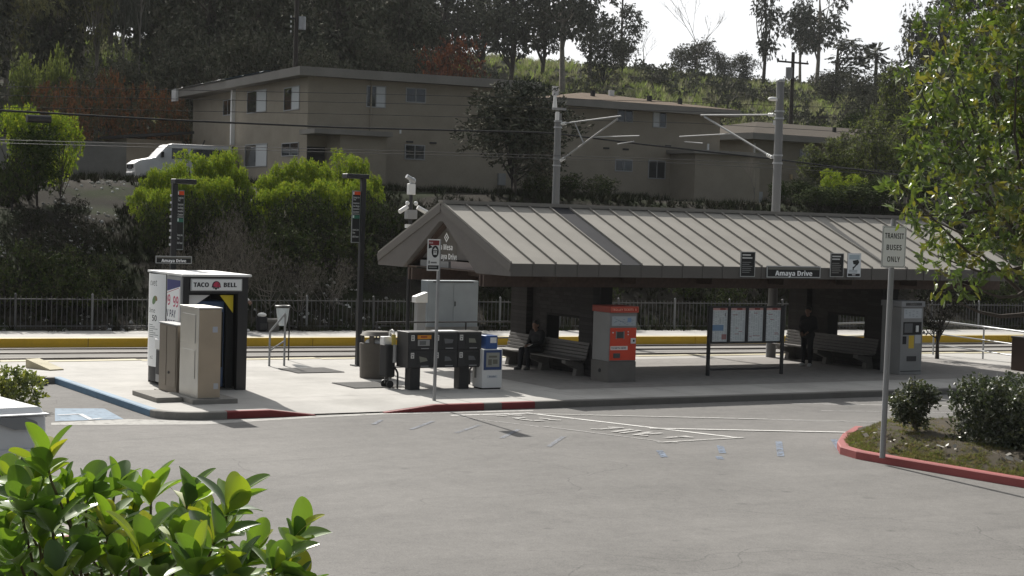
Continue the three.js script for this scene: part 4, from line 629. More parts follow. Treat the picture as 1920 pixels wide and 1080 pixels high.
{ const a = Zp(50, 222, -56.9), b = Zp(95, 224, -56.9); solo('cable_splice_box', 'black splice case hanging from the thick overhead cable', 'splice case', bar(a, b, 0.13, 0.13, 10), M.black); }
for (const [y0, y1, z] of [[176, 210, -59], [193, 232, -59], [215, 262, -60]]) wire([Zp(-100, y0 - 16, z), Zp(700, y0, z), Zp(1300, y0 + 16, z), Zp(1950, y1 + 6, z)], 0.011, 'overhead_wire', 'thin dark wire strung across in front of the apartment walls', M.blackMatte, 'thin overhead wires');
for (const [z, y] of [[-46.4, 5.9], [-49.5, 5.9]]) wire([V(-40, y, z - 4.2), V(10, y - 0.03, z - 1.6), V(33.5, y + 0.35, z), V(90, y, z + 4.4)], 0.009, 'contact_wire', 'thin trolley contact wire above the tracks', M.dark, 'trolley contact wires');
function utilityPole(px, pyTop, s, H, label, cross) {
  const b = at(px, s), top = Zp(px, pyTop, b.z), h = Math.max(H, top.y - b.y), t = thing('utility_pole', label, 'utility pole', [b.x, b.y - 0.3, b.z]);
  part(t, 'pole', new THREE.CylinderGeometry(0.13, 0.19, h + 0.3, 9).translate(0, (h + 0.3) / 2, 0), mat([0.045, 0.038, 0.034], 0.95));
  if (cross) { part(t, 'crossarm', box(-1.5, h - 0.55, -0.06, 1.5, h - 0.42, 0.06), M.barkDark); for (const x of [-1.4, -0.7, 0.7, 1.4]) part(t, 'insulator', cyl(0.05, 0.04, 0.16, x, h - 0.42, 0, 8), M.dark); part(t, 'transformer', cyl(0.26, 0.26, 0.85, -0.42, h - 1.75, 0.1, 14), M.galvDull); }
  else { part(t, 'transformer', cyl(0.24, 0.24, 0.8, 0.32, h - 1.8, 0.1, 14), M.galv); part(t, 'bracket', box(-0.3, h - 1.2, -0.05, 0.3, h - 1.1, 0.05), M.dark); for (let i = 0; i < 4; i++) part(t, 'insulator', cyl(0.05, 0.05, 0.12, -0.36, h - 2 + i * 0.3, 0, 8), M.white); }
  return t;
}
// point on the hillside under photograph column px at distance step s
function at(px, s) { const d = ray(px, 400), t = (s + 1.12) / (-d.z + 0.08 * d.x), p = V(d.x * t, 0, d.z * t); p.y = terr(p.x, p.z); for (let i = 0; i < 3; i++) { const q = proj(p), e = ray(px, q[1]), u = (s + 1.12) / (-e.z + 0.08 * e.x); p.set(e.x * u, 0, e.z * u); p.y = terr(p.x, p.z); } return p; }
utilityPole(549, -10, 103, 9, 'thin utility pole with grey transformer rising behind the apartment roof', false);
utilityPole(1479, 97, 112, 8, 'dark wooden utility pole with crossarm and transformer above the far house', true);

// ---------- apartment houses ----------
// where the sight line through a photograph pixel meets a plane of a thing: x = off or z = off in its own axes
function onLocal(t) { t.updateMatrixWorld(true); const inv = t.matrixWorld.clone().invert(), o = CP.clone().applyMatrix4(inv); return (axis, off, px, py) => { const d = ray(px, py).transformDirection(inv), k = (off - o[axis]) / d[axis]; return o.clone().addScaledVector(d, k); }; }
function windowAt(t, x, y, w, h, axis, off, curtain, trim = M.frameW) { // axis 'z': on a wall facing +z at local z = off; 'x': on a wall facing -x at local x = off
  const put = (u0, v0, u1, v1, d0, d1) => axis === 'z' ? box(u0, v0, off + d0, u1, v1, off + d1) : box(off - d1, v0, u0, off - d0, v1, u1);
  const f = part(t, 'window', merge([put(x - w / 2 - 0.05, y - 0.05, x - w / 2, y + h + 0.05, -0.02, 0.035), put(x + w / 2, y - 0.05, x + w / 2 + 0.05, y + h + 0.05, -0.02, 0.035), put(x - w / 2, y - 0.05, x + w / 2, y, -0.02, 0.035), put(x - w / 2, y + h, x + w / 2, y + h + 0.05, -0.02, 0.035), put(x - 0.022, y, x + 0.022, y + h, -0.02, 0.03)]), trim);
  part(f, 'pane', put(x - w / 2, y, x - 0.022, y + h, 0.002, 0.012), curtain === 1 ? M.curtain : M.glass); part(f, 'pane', put(x + 0.022, y, x + w / 2, y + h, 0.002, 0.016), curtain === 2 ? M.curtain : M.glass);
}
{ // two-storey apartment block with the blue tarpaulin
  const o = V(33.86, 5.3, -77.75), t = thing('apartment_block', 'two-storey tan apartment block with flat fascia roof and blue tarpaulin edge', 'apartment building', o.toArray(), -4.5 * Math.PI / 180);
  const W = 11.6, D = 21.5, H = 5.35, L = onLocal(t);
  const zs = L('x', 0, 441, 200).z, pc = L('z', 1.9, 724, 300).x;
  part(t, 'wall', merge([box(0, -1.5, zs, W, H, 0), box(0.35, -1.5, -D, W, H, zs - 0.004)]), M.stucco);
  part(t, 'porch_wall', box(1.0, -1.5, 0.004, pc, 2.55, 1.9), M.stucco); part(t, 'porch_roof', box(-0.4, 2.552, 0.003, pc + 0.2, 2.78, 2.2), M.fasciaHouse);
  // low roof: flat at the front, falling slightly to the rear
  const rf = new THREE.Shape(); rf.moveTo(0.6, H - 0.02); rf.lineTo(0.6, H + 0.40); rf.lineTo(-D - 0.5, H + 0.38); rf.lineTo(-D - 0.5, H - 0.02); 
  const g = new THREE.ExtrudeGeometry(rf, { depth: W + 1.2, bevelEnabled: false }); g.rotateY(-Math.PI / 2); g.translate(W + 0.55, 0.002, 0); const roof = part(t, 'roof', muv(g), M.fasciaHouse);
  part(roof, 'roof_gravel', box(-0.4, H + 0.405, -D, W + 0.3, H + 0.42, 0.4), M.shingleGrey); 
  const tp = new THREE.PlaneGeometry(0.5, 9.6, 3, 40).rotateX(-Math.PI / 2), pp = tp.attributes.position; for (let i = 0; i < pp.count; i++) pp.setXYZ(i, pp.getX(i) + 0.06 * nz(i, 3), 0.1 * Math.abs(nz(pp.getZ(i) * 2.2, pp.getX(i) * 5)) + 0.02, pp.getZ(i)); tp.computeVertexNormals(); tp.translate(-0.45, H + 0.45, -9.2); part(roof, 'tarpaulin', tp, mat([0.09, 0.20, 0.34], 0.4, { side: THREE.DoubleSide }));
  const tw = tp.clone().translate(-0.1, -0.02, -7.2); part(roof, 'tarpaulin', tw, mat([0.6, 0.62, 0.64], 0.5, { side: THREE.DoubleSide })); part(roof, 'gutter_end', box(-0.82, H - 0.25, -D - 0.52, -0.66, H + 0.45, -D + 0.4), M.white);
  part(t, 'white_post', box(-0.2, 2.35, zs - 0.2, 0.0, H - 0.06, zs + 0.02), M.white); part(t, 'canopy', box(-1.1, 2.15, zs - 3, 0.34, 2.3, zs - 0.25), M.stucco); part(t, 'stair_rail', beam(V(-0.9, 1.2, zs - 5), V(-0.9, 2.6, zs - 2.6), 0.06, 0.06), M.black);
  const win = (ax, off, x0, y0, x1, y1, c) => { const a = L(ax, off, x0, y1), b = L(ax, off, x1, y0), k = ax === 'x' ? 'z' : 'x'; windowAt(t, (a[k] + b[k]) / 2, a.y, b[k] - a[k], b.y - a.y, ax, off, c); };
  win('x', 0, 464, 168, 500, 212, 2); win('x', 0, 533, 162, 562, 207, 2); win('x', 0, 460, 270, 501, 312, 2); win('x', 0, 529, 268, 560, 292, 0); win('x', 0.35, 419, 187, 436, 216, 0);
  win('z', 0, 688, 164, 722, 199, 2); win('z', 0, 762, 168, 797, 190, 0); win('z', 0, 760, 274, 795, 297, 0);
  part(t, 'door', box(-0.0, -0.3, 0.004, 0.9, 2.0, 0.05), M.black); part(t, 'porch_window', box(pc + 0.002, 0.9, 0.7, pc + 0.04, 1.8, 1.1), M.glass); for (const x of [L('z', 0, 762, 254).x, L('z', 0, 806, 256).x]) part(t, 'vent', box(x, 2.42, 0.003, x + 0.35, 2.5, 0.05), M.dark); part(t, 'vent_cap', cyl(0.05, 0.05, 0.25, 4.3, 2.782, 1.2, 8), M.white); for (const x of [3.2, W - 0.2]) part(t, 'downpipe', cyl(0.045, 0.045, H, x, -0.05, 0.05, 8), M.stucco); part(t, 'meter_box', box(10.1, 0.5, 0.003, 10.5, 1.1, 0.15), M.greyPaint); part(t, 'wall_lamp', box(-0.14, 4.65, -2.7, -0.003, 4.8, -2.5), M.dark);
}
function hipHouse(o, W, D, H, ridge, label, turn, roofM) {
  const t = thing('apartment_house', label, 'apartment building', o.toArray(), turn, 'hip-roofed apartment houses'); part(t, 'wall', box(0, -2, -D, W, H, 0), M.stucco);
  const e = 0.75, x0 = -e, x1 = W + e, z0 = -D - e, z1 = e, yr = H + 0.36, yt = H + ridge, r0 = V(x0 + (D / 2 + e) * 0.95, yt, -D / 2), r1 = V(x1 - (D / 2 + e) * 0.95, yt, -D / 2), A = V(x0, yr, z1), B = V(x1, yr, z1), C = V(x1, yr, z0), E = V(x0, yr, z0);
  const tri = (a, b, c) => [a, b, c].flatMap(p => [p.x, p.y, p.z]); const pos = [...tri(A, B, r1), ...tri(A, r1, r0), ...tri(B, C, r1), ...tri(C, E, r0), ...tri(C, r0, r1), ...tri(E, A, r0), ...tri(A, E, C), ...tri(A, C, B)];
  const g = new THREE.BufferGeometry(); g.setAttribute('position', new THREE.Float32BufferAttribute(pos, 3)); g.computeVertexNormals(); const rf = part(t, 'roof', muv(g), roofM);
  part(t, 'fascia', merge([box(x0, H - 0.02, z1 - 0.05, x1, yr - 0.003, z1), box(x0, H - 0.02, z0, x1, yr - 0.003, z0 + 0.05), box(x0, H - 0.02, z0 + 0.051, x0 + 0.05, yr - 0.003, z1 - 0.051), box(x1 - 0.05, H - 0.02, z0 + 0.051, x1, yr - 0.003, z1 - 0.051)]), M.fasciaHouse); part(t, 'soffit', box(x0 + 0.05, H - 0.015, z0 + 0.05, x1 - 0.05, H + 0.02, z1 - 0.05), M.stucco);
  for (const [u, v, s] of [[0.25, 0.8, 0.35], [0.4, 0.55, 0.2], [0.62, 0.85, 0.3], [0.7, 0.4, 0.22], [0.86, 0.3, 0.2]]) part(rf, 'vent_pipe', box(x0 + u * W, yr + 0.02, z1 - (D / 2 + e) * v - 0.08, x0 + u * W + s, yr + (yt - yr) * v + 0.3, z1 - (D / 2 + e) * v + 0.08), s > 0.25 ? M.white : M.dark);
  return t;
}
{
  const a = Zp(1045, 378, -77.6), t = hipHouse(V(a.x, 5.0, -77.6), 10.5, 9.5, 5.05, 1.15, 'tan apartment house with brown hip roof behind the dark round tree', 1.5 * Math.PI / 180, M.shingle);
  const L = (px, py) => { const p = Zp(px, py, -77.6); return [p.x - a.x, p.y - 5.0]; };
  for (const [x0, y0, x1, y1, c] of [[1160, 202, 1188, 226, 0], [1228, 205, 1252, 237, 1], [1156, 301, 1187, 319, 0], [1219, 303, 1250, 333, 0]]) { const p = L(x0, y1), q = L(x1, y0); windowAt(t, (p[0] + q[0]) / 2, p[1], q[0] - p[0], q[1] - p[1], 'z', 0, c); }
  const p = L(1258, 378), q = L(1384, 290); part(t, 'annex_wall', box(p[0], -2, 0.003, q[0], q[1] - 0.15, 2.2), M.stucco); part(t, 'annex_roof', box(p[0] - 0.3, q[1] - 0.148, 0.004, q[0] + 0.4, q[1] + 0.05, 2.5), M.fasciaHouse); part(t, 'vent_cap', cyl(0.06, 0.06, 0.4, p[0] + 1.6, q[1] + 0.051, 1.2, 8), M.white);
  for (const [x, y] of [[1138, 278], [1175, 280], [1256, 274]]) { const v = L(x, y); part(t, 'vent', box(v[0] - 0.18, v[1] - 0.04, 0.003, v[0] + 0.18, v[1] + 0.05, 0.05), M.dark); }
}
{
  const a = Zp(1408, 405, -85), t = hipHouse(V(a.x, 4.6, -85), 25, 11, 4.75, 1.5, 'tan apartment house with grey-brown hip roof beyond the wire mast', 4 * Math.PI / 180, M.shingleGrey);
  windowAt(t, 4.7, 3.35, 1.7, 0.95, 'z', 0, 2); windowAt(t, 10, 3.35, 1.6, 0.95, 'z', 0, 0); part(t, 'downpipe', cyl(0.05, 0.05, 4.5, 0.05, 0, 0.06, 8), M.white); part(t, 'meter_box', box(0.3, 0.9, 0.003, 0.75, 1.6, 0.16), M.galv); part(t, 'wall_lamp', box(3.05, 2.45, 0.003, 3.2, 2.75, 0.12), mat([0.5, 0.38, 0.22], 0.6));
}
{ // small outbuilding and block wall left of the apartment block
  const p = at(275, 97), t = thing('outbuilding', 'low grey outbuilding with sloping roof beside the block boundary wall', 'outbuilding', [p.x - 1.2, p.y, p.z]); part(t, 'wall', box(0, -0.5, -4, 3.2, 2.5, 0), M.stucco); const rr = box(-0.4, 2.502, -4.5, 3.7, 2.66, 0.6); const rp = rr.attributes.position; for (let i = 0; i < rp.count; i++) rp.setY(i, rp.getY(i) + (rp.getX(i) + 0.4) * 0.10); rr.computeVertexNormals(); part(t, 'roof', rr, M.dark); part(t, 'door', box(2.0, -0.2, 0.003, 3.0, 2.1, 0.06), M.blackMatte);
  const a = at(98, 88), b = at(236, 89), u = thing('boundary_wall', 'grey concrete block boundary wall on top of the bank', 'wall', [a.x, Math.min(a.y, b.y) - 0.3, a.z]); const L = Math.hypot(b.x - a.x, b.z - a.z); u.rotation.y = -Math.atan2(b.z - a.z, b.x - a.x);
  part(u, 'core', box(-3, 0, -0.2, L, 2.25, 0.0), M.concreteOld); part(u, 'cap', box(-3.03, 2.252, -0.22, L + 0.03, 2.31, 0.02), M.concreteDark);
}
// ---------- vehicles ----------
function wheel(t, x, y, z, r) { const w = part(t, 'wheel', new THREE.CylinderGeometry(r, r, 0.22, 20).rotateX(Math.PI / 2).translate(x, y, z), M.blackMatte); part(w, 'rim', new THREE.CylinderGeometry(r * 0.58, r * 0.58, 0.235, 16).rotateX(Math.PI / 2).translate(x, y, z), M.galv); }
function profileBody(pts, w, bevel = 0.06) { const s = new THREE.Shape(pts.map(p => new THREE.Vector2(...p))); const g = new THREE.ExtrudeGeometry(s, { depth: w - 2 * bevel, bevelEnabled: true, bevelSize: bevel, bevelThickness: bevel, bevelSegments: 3 }); g.translate(0, 0, -(w - 2 * bevel) / 2); return BGU.toCreasedNormals(g, 0.6); }
{ // white van on the terrace facing along the street
  const p = at(240, 91), t = thing('white_van', 'white van with long hood parked on the terrace by the boundary wall', 'van', [p.x + 0.1, p.y + 0.02, p.z], -0.1);
  part(t, 'body', profileBody([[0.1, 0.35], [0.06, 0.95], [0.3, 1.12], [1.15, 1.3], [1.75, 1.95], [2.0, 2.03], [5.1, 2.02], [5.25, 1.2], [5.2, 0.35]], 1.95), M.whiteCar);
  for (const s of [-1, 1]) { part(t, 'side_window', box(1.95, 1.3, s * 0.975, 2.8, 1.85, s * 0.985, 0), M.glass); part(t, 'side_window', box(2.95, 1.3, s * 0.975, 4.9, 1.85, s * 0.985), M.glass); for (const x of [0.98, 4.1]) wheel(t, x, 0.36, s * 0.86, 0.36); part(t, 'headlight', box(-0.02, 0.75, s * 0.6 - 0.16, 0.08, 0.95, s * 0.6 + 0.16, 0.02), M.glass); part(t, 'mirror', box(1.35, 1.35, s * 1.0, 1.5, 1.65, s * 1.2, 0.03), M.dark); }
  part(t, 'windshield', beam(V(1.3, 1.42, 0), V(1.76, 1.93, 0), 1.6, 0.02), M.glass); part(t, 'grille', box(-0.035, 0.7, -0.42, 0.05, 0.95, 0.42, 0.01), M.dark); part(t, 'bumper', box(-0.1, 0.35, -0.92, 0.1, 0.55, 0.92, 0.04), M.galv);
}
{ // old white van in the lot, near end towards the viewer
  const t = thing('old_white_van', 'old white van with peeling paint parked behind the glossy near shrub', 'van', [4.28 + 0.01, 0, -18.66], 0.145);
  const b = profileBody([[0, 0.4], [0, 1.4], [-0.04, 1.93], [-0.12, 2.0], [-3.6, 2.02], [-4.2, 1.45], [-5.1, 1.25], [-5.2, 0.4]].map(p => [p[0], p[1]]), 1.9, 0.05); b.rotateY(-Math.PI / 2); b.scale(1, 1, 1); part(t, 'body', b, M.whiteCar);
  const pm = mat([0.26, 0.265, 0.27], 0.85); const sh = new THREE.Shape(); sh.moveTo(0.30, 1.965); sh.lineTo(0.68, 1.965); sh.bezierCurveTo(0.72, 1.93, 0.86, 1.93, 0.82, 1.86); sh.bezierCurveTo(0.78, 1.80, 0.66, 1.84, 0.58, 1.83); sh.lineTo(0.5, 1.86); sh.lineTo(0.42, 1.89); sh.lineTo(0.35, 1.92);
  part(t, 'bare_patch', new THREE.ShapeGeometry(sh).translate(0, 0, 0.056), pm);
  for (const s of [-1, 1]) { part(t, 'rear_door', box(s * 0.46 - 0.43, 0.5, 0.052, s * 0.46 + 0.43, 1.62, 0.07, 0.008), M.whiteCar); part(t, 'rear_window', box(s * 0.46 - 0.32, 1.12, 0.0705, s * 0.46 + 0.32, 1.56, 0.078), M.glass); part(t, 'tail_light', box(s * 0.9 - 0.05, 0.8, 0.03, s * 0.9 + 0.05, 1.1, 0.07, 0.01), M.redPaint); for (const z of [-0.95, -4.2]) { const w = part(t, 'wheel', new THREE.CylinderGeometry(0.35, 0.35, 0.22, 20).rotateZ(Math.PI / 2).translate(s * 0.84, 0.35, z), M.blackMatte); part(w, 'rim', new THREE.CylinderGeometry(0.2, 0.2, 0.235, 14).rotateZ(Math.PI / 2).translate(s * 0.84, 0.35, z), M.galv); } }
  part(t, 'rain_gutter', box(-0.93, 1.975, -3.5, 0.965, 1.99, 0.06, 0.005), M.whiteCar); part(t, 'bumper', box(-0.95, 0.35, 0.05, 0.95, 0.5, 0.2, 0.03), M.galv);
}
{ // car on the crest
  const p = at(1132, 244), t = thing('white_car', 'small white car parked on the crest of the hill', 'car', [p.x, p.y + 0.1, p.z], 0); part(t, 'body', profileBody([[0, 0.3], [0, 0.8], [0.9, 0.9], [1.4, 1.35], [2.9, 1.4], [3.6, 0.95], [4.4, 0.85], [4.4, 0.3]], 1.7), M.whiteCar); part(t, 'side_window', merge([box(1.3, 0.95, 0.85, 2.1, 1.28, 0.86), box(2.2, 0.95, 0.85, 3.2, 1.28, 0.86)]), M.glass); for (const x of [0.85, 3.5]) for (const s of [-1, 1]) wheel(t, x, 0.3, s * 0.75, 0.3);
}
{ const p = at(1163, 246), top = Zp(1163, -14, p.z), h = top.y - p.y, t = thing('street_light', 'dark double-headed street light on the hill crest', 'street light', [p.x, p.y, p.z]); part(t, 'pole', new THREE.CylinderGeometry(0.14, 0.2, h, 8).translate(0, h / 2, 0), M.dark); part(t, 'lamp_head', box(-1.7, h - 0.9, -0.3, -0.1, h - 0.6, 0.3, 0.05), M.dark); part(t, 'arm', box(-0.2, h * 0.2, -0.1, 1.6, h * 0.2 + 0.25, 0.1), M.dark); }

// ---------- vegetation ----------
// a cloud of leaf-shaped faces spread over clumps; each leaf its own tint
function leafCloud({ n, size, asp = 0.45, clumps, seed, cols, out = 0.5, up = 0.3, droop = 0, vary = 0.35, fold = 0.18, inner = 0.45, k = 6 }) {
  const r = rng(seed), N_ = Math.floor(n / k) * k, pos = new Float32Array(N_ * 18), col = new Float32Array(N_ * 18); let o = 0;
  const wts = clumps.map(c => Math.pow(c[3] * c[4] * c[5], 0.72)), tot = wts.reduce((a, b) => a + b, 0);
  const N = V(0, 0, 0), d = V(0, 0, 0), ax = V(0, 0, 0), sd = V(0, 0, 0), tw = V(0, 0, 0);
  for (let i = 0; i < N_; i += k) { // a spray: k leaves round the end of one twig
    let q = r() * tot, ci = 0; while (ci < clumps.length - 1 && (q -= wts[ci]) > 0) ci++;
    const C = clumps[ci]; do d.set(r() * 2 - 1, r() * 2 - 1, r() * 2 - 1); while (d.lengthSq() > 1 || d.lengthSq() < 0.01); d.normalize();
    const e = inner + (1 - inner) * Math.pow(r(), 0.6) + (r() - 0.5) * 0.3, bx = C[0] + d.x * C[3] * e, by = C[1] + d.y * C[4] * e, bz = C[2] + d.z * C[5] * e;
    tw.copy(d).multiplyScalar(0.8).add(V((r() - 0.5) * 1.6, (r() - 0.5) * 1.6 + up - droop, (r() - 0.5) * 1.6)).normalize();
    const b = cols[Math.floor(r() * cols.length)], mb = 1 + (r() - 0.5) * vary;
    for (let j = 0; j < k; j++) {
      const g = j / k * 1.6; ax.set(r() * 2 - 1, r() * 2 - 1 - droop, r() * 2 - 1).normalize().addScaledVector(tw, 0.7).normalize();
      N.set(r() * 2 - 1, r() * 2 - 1, r() * 2 - 1).addScaledVector(d, out).add(V(0, up, 0)); N.addScaledVector(ax, -N.dot(ax)).normalize(); sd.crossVectors(N, ax).normalize();
      const L = size * (0.65 + 0.7 * r()), w = L * asp * 0.5, f = fold * w, px = bx + tw.x * g * size * 0.6, py = by + tw.y * g * size * 0.6, pz = bz + tw.z * g * size * 0.6;
      const A = [px, py, pz], T = [px + ax.x * L, py + ax.y * L, pz + ax.z * L], mx = px + ax.x * L * 0.45, my = py + ax.y * L * 0.45, mz = pz + ax.z * L * 0.45;
      const Bq = [mx + sd.x * w + N.x * f, my + sd.y * w + N.y * f, mz + sd.z * w + N.z * f], Cq = [mx - sd.x * w + N.x * f, my - sd.y * w + N.y * f, mz - sd.z * w + N.z * f], m = mb * (1 + (r() - 0.5) * vary);
      for (const P of [A, Bq, T, A, T, Cq]) { pos[o] = P[0]; pos[o + 1] = P[1]; pos[o + 2] = P[2]; col[o] = b[0] * m; col[o + 1] = b[1] * m; col[o + 2] = b[2] * m; o += 3; }
    }
  }
  const g = new THREE.BufferGeometry(); g.setAttribute('position', new THREE.BufferAttribute(pos, 3)); g.setAttribute('color', new THREE.BufferAttribute(col, 3)); g.computeVertexNormals(); return g;
}
// trunk with limbs reaching to the given points
function limbs(base, H, r0, tips, seed, lean = [0, 0], fork = 0.45, seg = 6) {
  const r = rng(seed), gs = [], top = V(base.x + lean[0], base.y + H, base.z + lean[1]);
  const taper = (pts, ra, rb) => { const cv = new THREE.CatmullRomCurve3(pts), n = 5, P = []; for (let i = 0; i <= n; i++) P.push(cv.getPoint(i / n)); for (let i = 0; i < n; i++) gs.push(bar(P[i], P[i + 1].clone().lerp(P[i], -0.06), ra + (rb - ra) * i / n, ra + (rb - ra) * (i + 1) / n, seg)); };
  const mid = base.clone().lerp(top, 0.5).add(V((r() - 0.5) * H * 0.06, 0, (r() - 0.5) * H * 0.06)); taper([base, mid, top], r0, r0 * 0.3);
  for (const t of tips) { const f = fork + (1 - fork) * r() * 0.85, s = base.clone().lerp(mid, Math.min(1, f * 2)).lerp(top, Math.max(0, f * 2 - 1)), e = V(...t), m = s.clone().lerp(e, 0.5).add(V(0, -0.06 * s.distanceTo(e), 0)).add(V((r() - 0.5), (r() - 0.5), (r() - 0.5)).multiplyScalar(0.15 * s.distanceTo(e))); taper([s, m, e], r0 * 0.42 * (1.2 - f * 0.6), r0 * 0.06); }
  return merge(gs);
}
const C_ = { dark: [[0.105, 0.11, 0.075], [0.135, 0.13, 0.098], [0.08, 0.085, 0.06]], euc: [[0.11, 0.115, 0.088], [0.145, 0.146, 0.118], [0.08, 0.085, 0.066]], eucOlive: [[0.26, 0.25, 0.12], [0.21, 0.21, 0.11], [0.17, 0.172, 0.10]], olive: [[0.075, 0.085, 0.038], [0.055, 0.065, 0.030], [0.095, 0.10, 0.05]],
  bright: [[0.24, 0.32, 0.025], [0.17, 0.25, 0.022], [0.31, 0.36, 0.032]], scrub: [[0.042, 0.044, 0.028], [0.056, 0.05, 0.036], [0.034, 0.04, 0.022]], mid: [[0.06, 0.085, 0.025], [0.045, 0.068, 0.02], [0.08, 0.10, 0.03]], red: [[0.23, 0.10, 0.065], [0.17, 0.085, 0.06], [0.12, 0.09, 0.07], [0.27, 0.12, 0.065]], orange: [[0.27, 0.13, 0.06], [0.20, 0.105, 0.06], [0.14, 0.115, 0.065], [0.11, 0.11, 0.07]], dry: [[0.17, 0.155, 0.13], [0.12, 0.11, 0.092]], lime: [[0.16, 0.19, 0.045], [0.11, 0.14, 0.035]], grey: [[0.085, 0.095, 0.07], [0.06, 0.068, 0.05], [0.12, 0.13, 0.10], [0.045, 0.05, 0.036]] };
const protos = {};
function crownClumps(seed, H, R, y0, n, rc, flatn = 0.8) { const r = rng(seed), a = []; for (let i = 0; i < n; i++) { const th = r() * 6.283, q = Math.sqrt(r()) * R * (1 - rc * 0.2), y = y0 + (H - y0) * (0.08 + 0.84 * r()), e = Math.sin(Math.PI * Math.min(1, Math.max(0.12, (y - y0) / (H - y0) * 0.86 + 0.1))); const s = rc * (0.6 + 0.7 * r()); a.push([Math.cos(th) * q * e, y, Math.sin(th) * q * e, s, s * flatn, s]); } return a; }
function proto(kind) {
  if (protos[kind]) return protos[kind];
  const K = { // H, R, first leaf height, clumps, clump radius, leaves, leaf size, colours, bark, material
    euc: [16, 4.6, 5.5, 16, 1.5, 5200, 0.42, C_.euc, M.barkPale, M.leafDull, 0.34, 1.2], eucDark: [16, 5, 1.2, 26, 1.8, 8400, 0.45, C_.dark, M.bark, M.leafDull, 0.4, 0.6], eucOlive: [16, 4.6, 4.5, 18, 1.7, 6500, 0.42, C_.eucOlive, M.barkPale, M.leafDull, 0.34, 1.0], eucSlim: [15, 2.4, 3.5, 12, 1.25, 3600, 0.42, C_.euc, M.bark, M.leafDull, 0.34, 1.2],
    round: [8, 4.2, 0.6, 22, 1.5, 8000, 0.26, C_.dark, M.barkDark, M.leafDull, 0.45, 0], roundMid: [8, 4, 0.8, 22, 1.5, 7000, 0.30, C_.mid, M.bark, M.leafDull, 0.45, 0], silver: [8, 3.6, 2.5, 16, 1.3, 5000, 0.28, C_.grey, M.bark, M.leafDull, 0.4, 0],
    brightLow: [4, 2.8, 0.1, 30, 0.62, 9000, 0.15, C_.bright, M.bark, M.leaf, 0.5, 0], bright: [5, 2.6, 0.2, 34, 0.72, 12000, 0.16, C_.bright, M.bark, M.leaf, 0.5, 0], red: [9, 4, 0.5, 20, 1.4, 4200, 0.28, C_.red, M.bark, M.leafDull, 0.45, 0], orange: [4, 3, 0.2, 16, 0.9, 3600, 0.2, C_.orange, M.bark, M.leafDull, 0.45, 0],
    lime: [3.5, 3, 0.2, 14, 0.8, 3000, 0.26, C_.lime, M.bark, M.leaf, 0.4, 0], brush: [2.6, 2.2, 0.1, 16, 0.7, 3200, 0.15, C_.scrub, M.barkDark, M.leafDull, 0.4, 0], darkBrush: [3, 2.4, 0.1, 16, 0.8, 4200, 0.16, C_.scrub.concat(C_.mid, C_.mid, C_.olive), M.barkDark, M.leafDull, 0.45, 0], dryBrush: [2.2, 2.2, 0.1, 18, 0.6, 3000, 0.11, C_.dry, M.barkPale, M.leafDull, 0.2, 0], tall: [9, 2.6, 1.5, 18, 1.1, 5200, 0.30, C_.olive.concat(C_.lime), M.bark, M.leaf, 0.4, 0.4],
  }[kind];
  const [H, R, y0, n, rc, nl, ls, cols, bk, lm, asp, dr] = K, cl = crownClumps(kind.length * 131 + n * 7, H - rc * 0.5, R, y0 + rc * 0.5, n, rc), g = new THREE.Group();
  part(g, 'trunk', limbs(V(0, -0.6, 0), H * 0.82, H * 0.017 + 0.02, cl.map(c => [c[0], c[1], c[2]]), n * 3 + 1, [0.3, 0.2], y0 / H * 0.7 + 0.1, 5), bk);
  part(g, 'crown', leafCloud({ n: nl, size: ls, asp, clumps: cl, seed: n * 17 + nl, cols, droop: dr, inner: 0.35 }), lm);
  return protos[kind] = { g, H, R };
}
const KL = { brightLow: ['bright_bush', 'low yellow-green bush at the top of the bank', 'bush'], euc: ['eucalyptus_tree', 'tall open eucalyptus with pale limbs on the hillside', 'tree'], eucDark: ['eucalyptus_tree', 'dense dark eucalyptus in the hillside grove', 'tree'], eucOlive: ['eucalyptus_tree', 'olive-leaved eucalyptus with pale trunk above the rusty shrubs', 'tree'], eucSlim: ['eucalyptus_tree', 'slender eucalyptus standing against the sky on the crest', 'tree'], round: ['round_tree', 'dark evergreen with dense rounded crown on the hill', 'tree'], roundMid: ['broadleaf_tree', 'mid green rounded tree among the houses', 'tree'], silver: ['silver_tree', 'grey-green leafy tree before the apartment wall', 'tree'], bright: ['bright_bush', 'bright yellow-green bush at the top of the bank', 'bush'], red: ['red_leaf_tree', 'tree with reddish brown leaves behind the apartment roof', 'tree'], orange: ['rusty_shrub', 'rust-coloured shrub on the hillside above the boundary wall', 'shrub'], lime: ['lime_shrub', 'pale lime green shrub above the rusty shrubs', 'shrub'], brush: ['olive_shrub', 'olive green shrub growing on the bank', 'shrub'], darkBrush: ['dark_shrub', 'dark green shrub growing on the bank behind the fence', 'shrub'], dryBrush: ['dry_shrub', 'dry grey leafless-looking shrub on the bank', 'shrub'], tall: ['light_green_tree', 'slender light green tree in front of the far house', 'tree'] };
const GRP = { brightLow: 'bright bushes on the bank', euc: 'open eucalyptus trees', eucDark: 'dark eucalyptus grove', eucOlive: 'olive eucalyptus trees', eucSlim: 'slender eucalyptus on the crest', round: 'dark round evergreens', roundMid: 'mid green trees', silver: 'grey-green trees', bright: 'bright bushes on the bank', red: 'red-leaved trees', orange: 'rusty shrubs', lime: 'lime shrubs', brush: 'olive shrubs on the bank', darkBrush: 'dark shrubs on the bank', dryBrush: 'dry shrubs on the bank', tall: 'light green trees' };
let grown = 0;
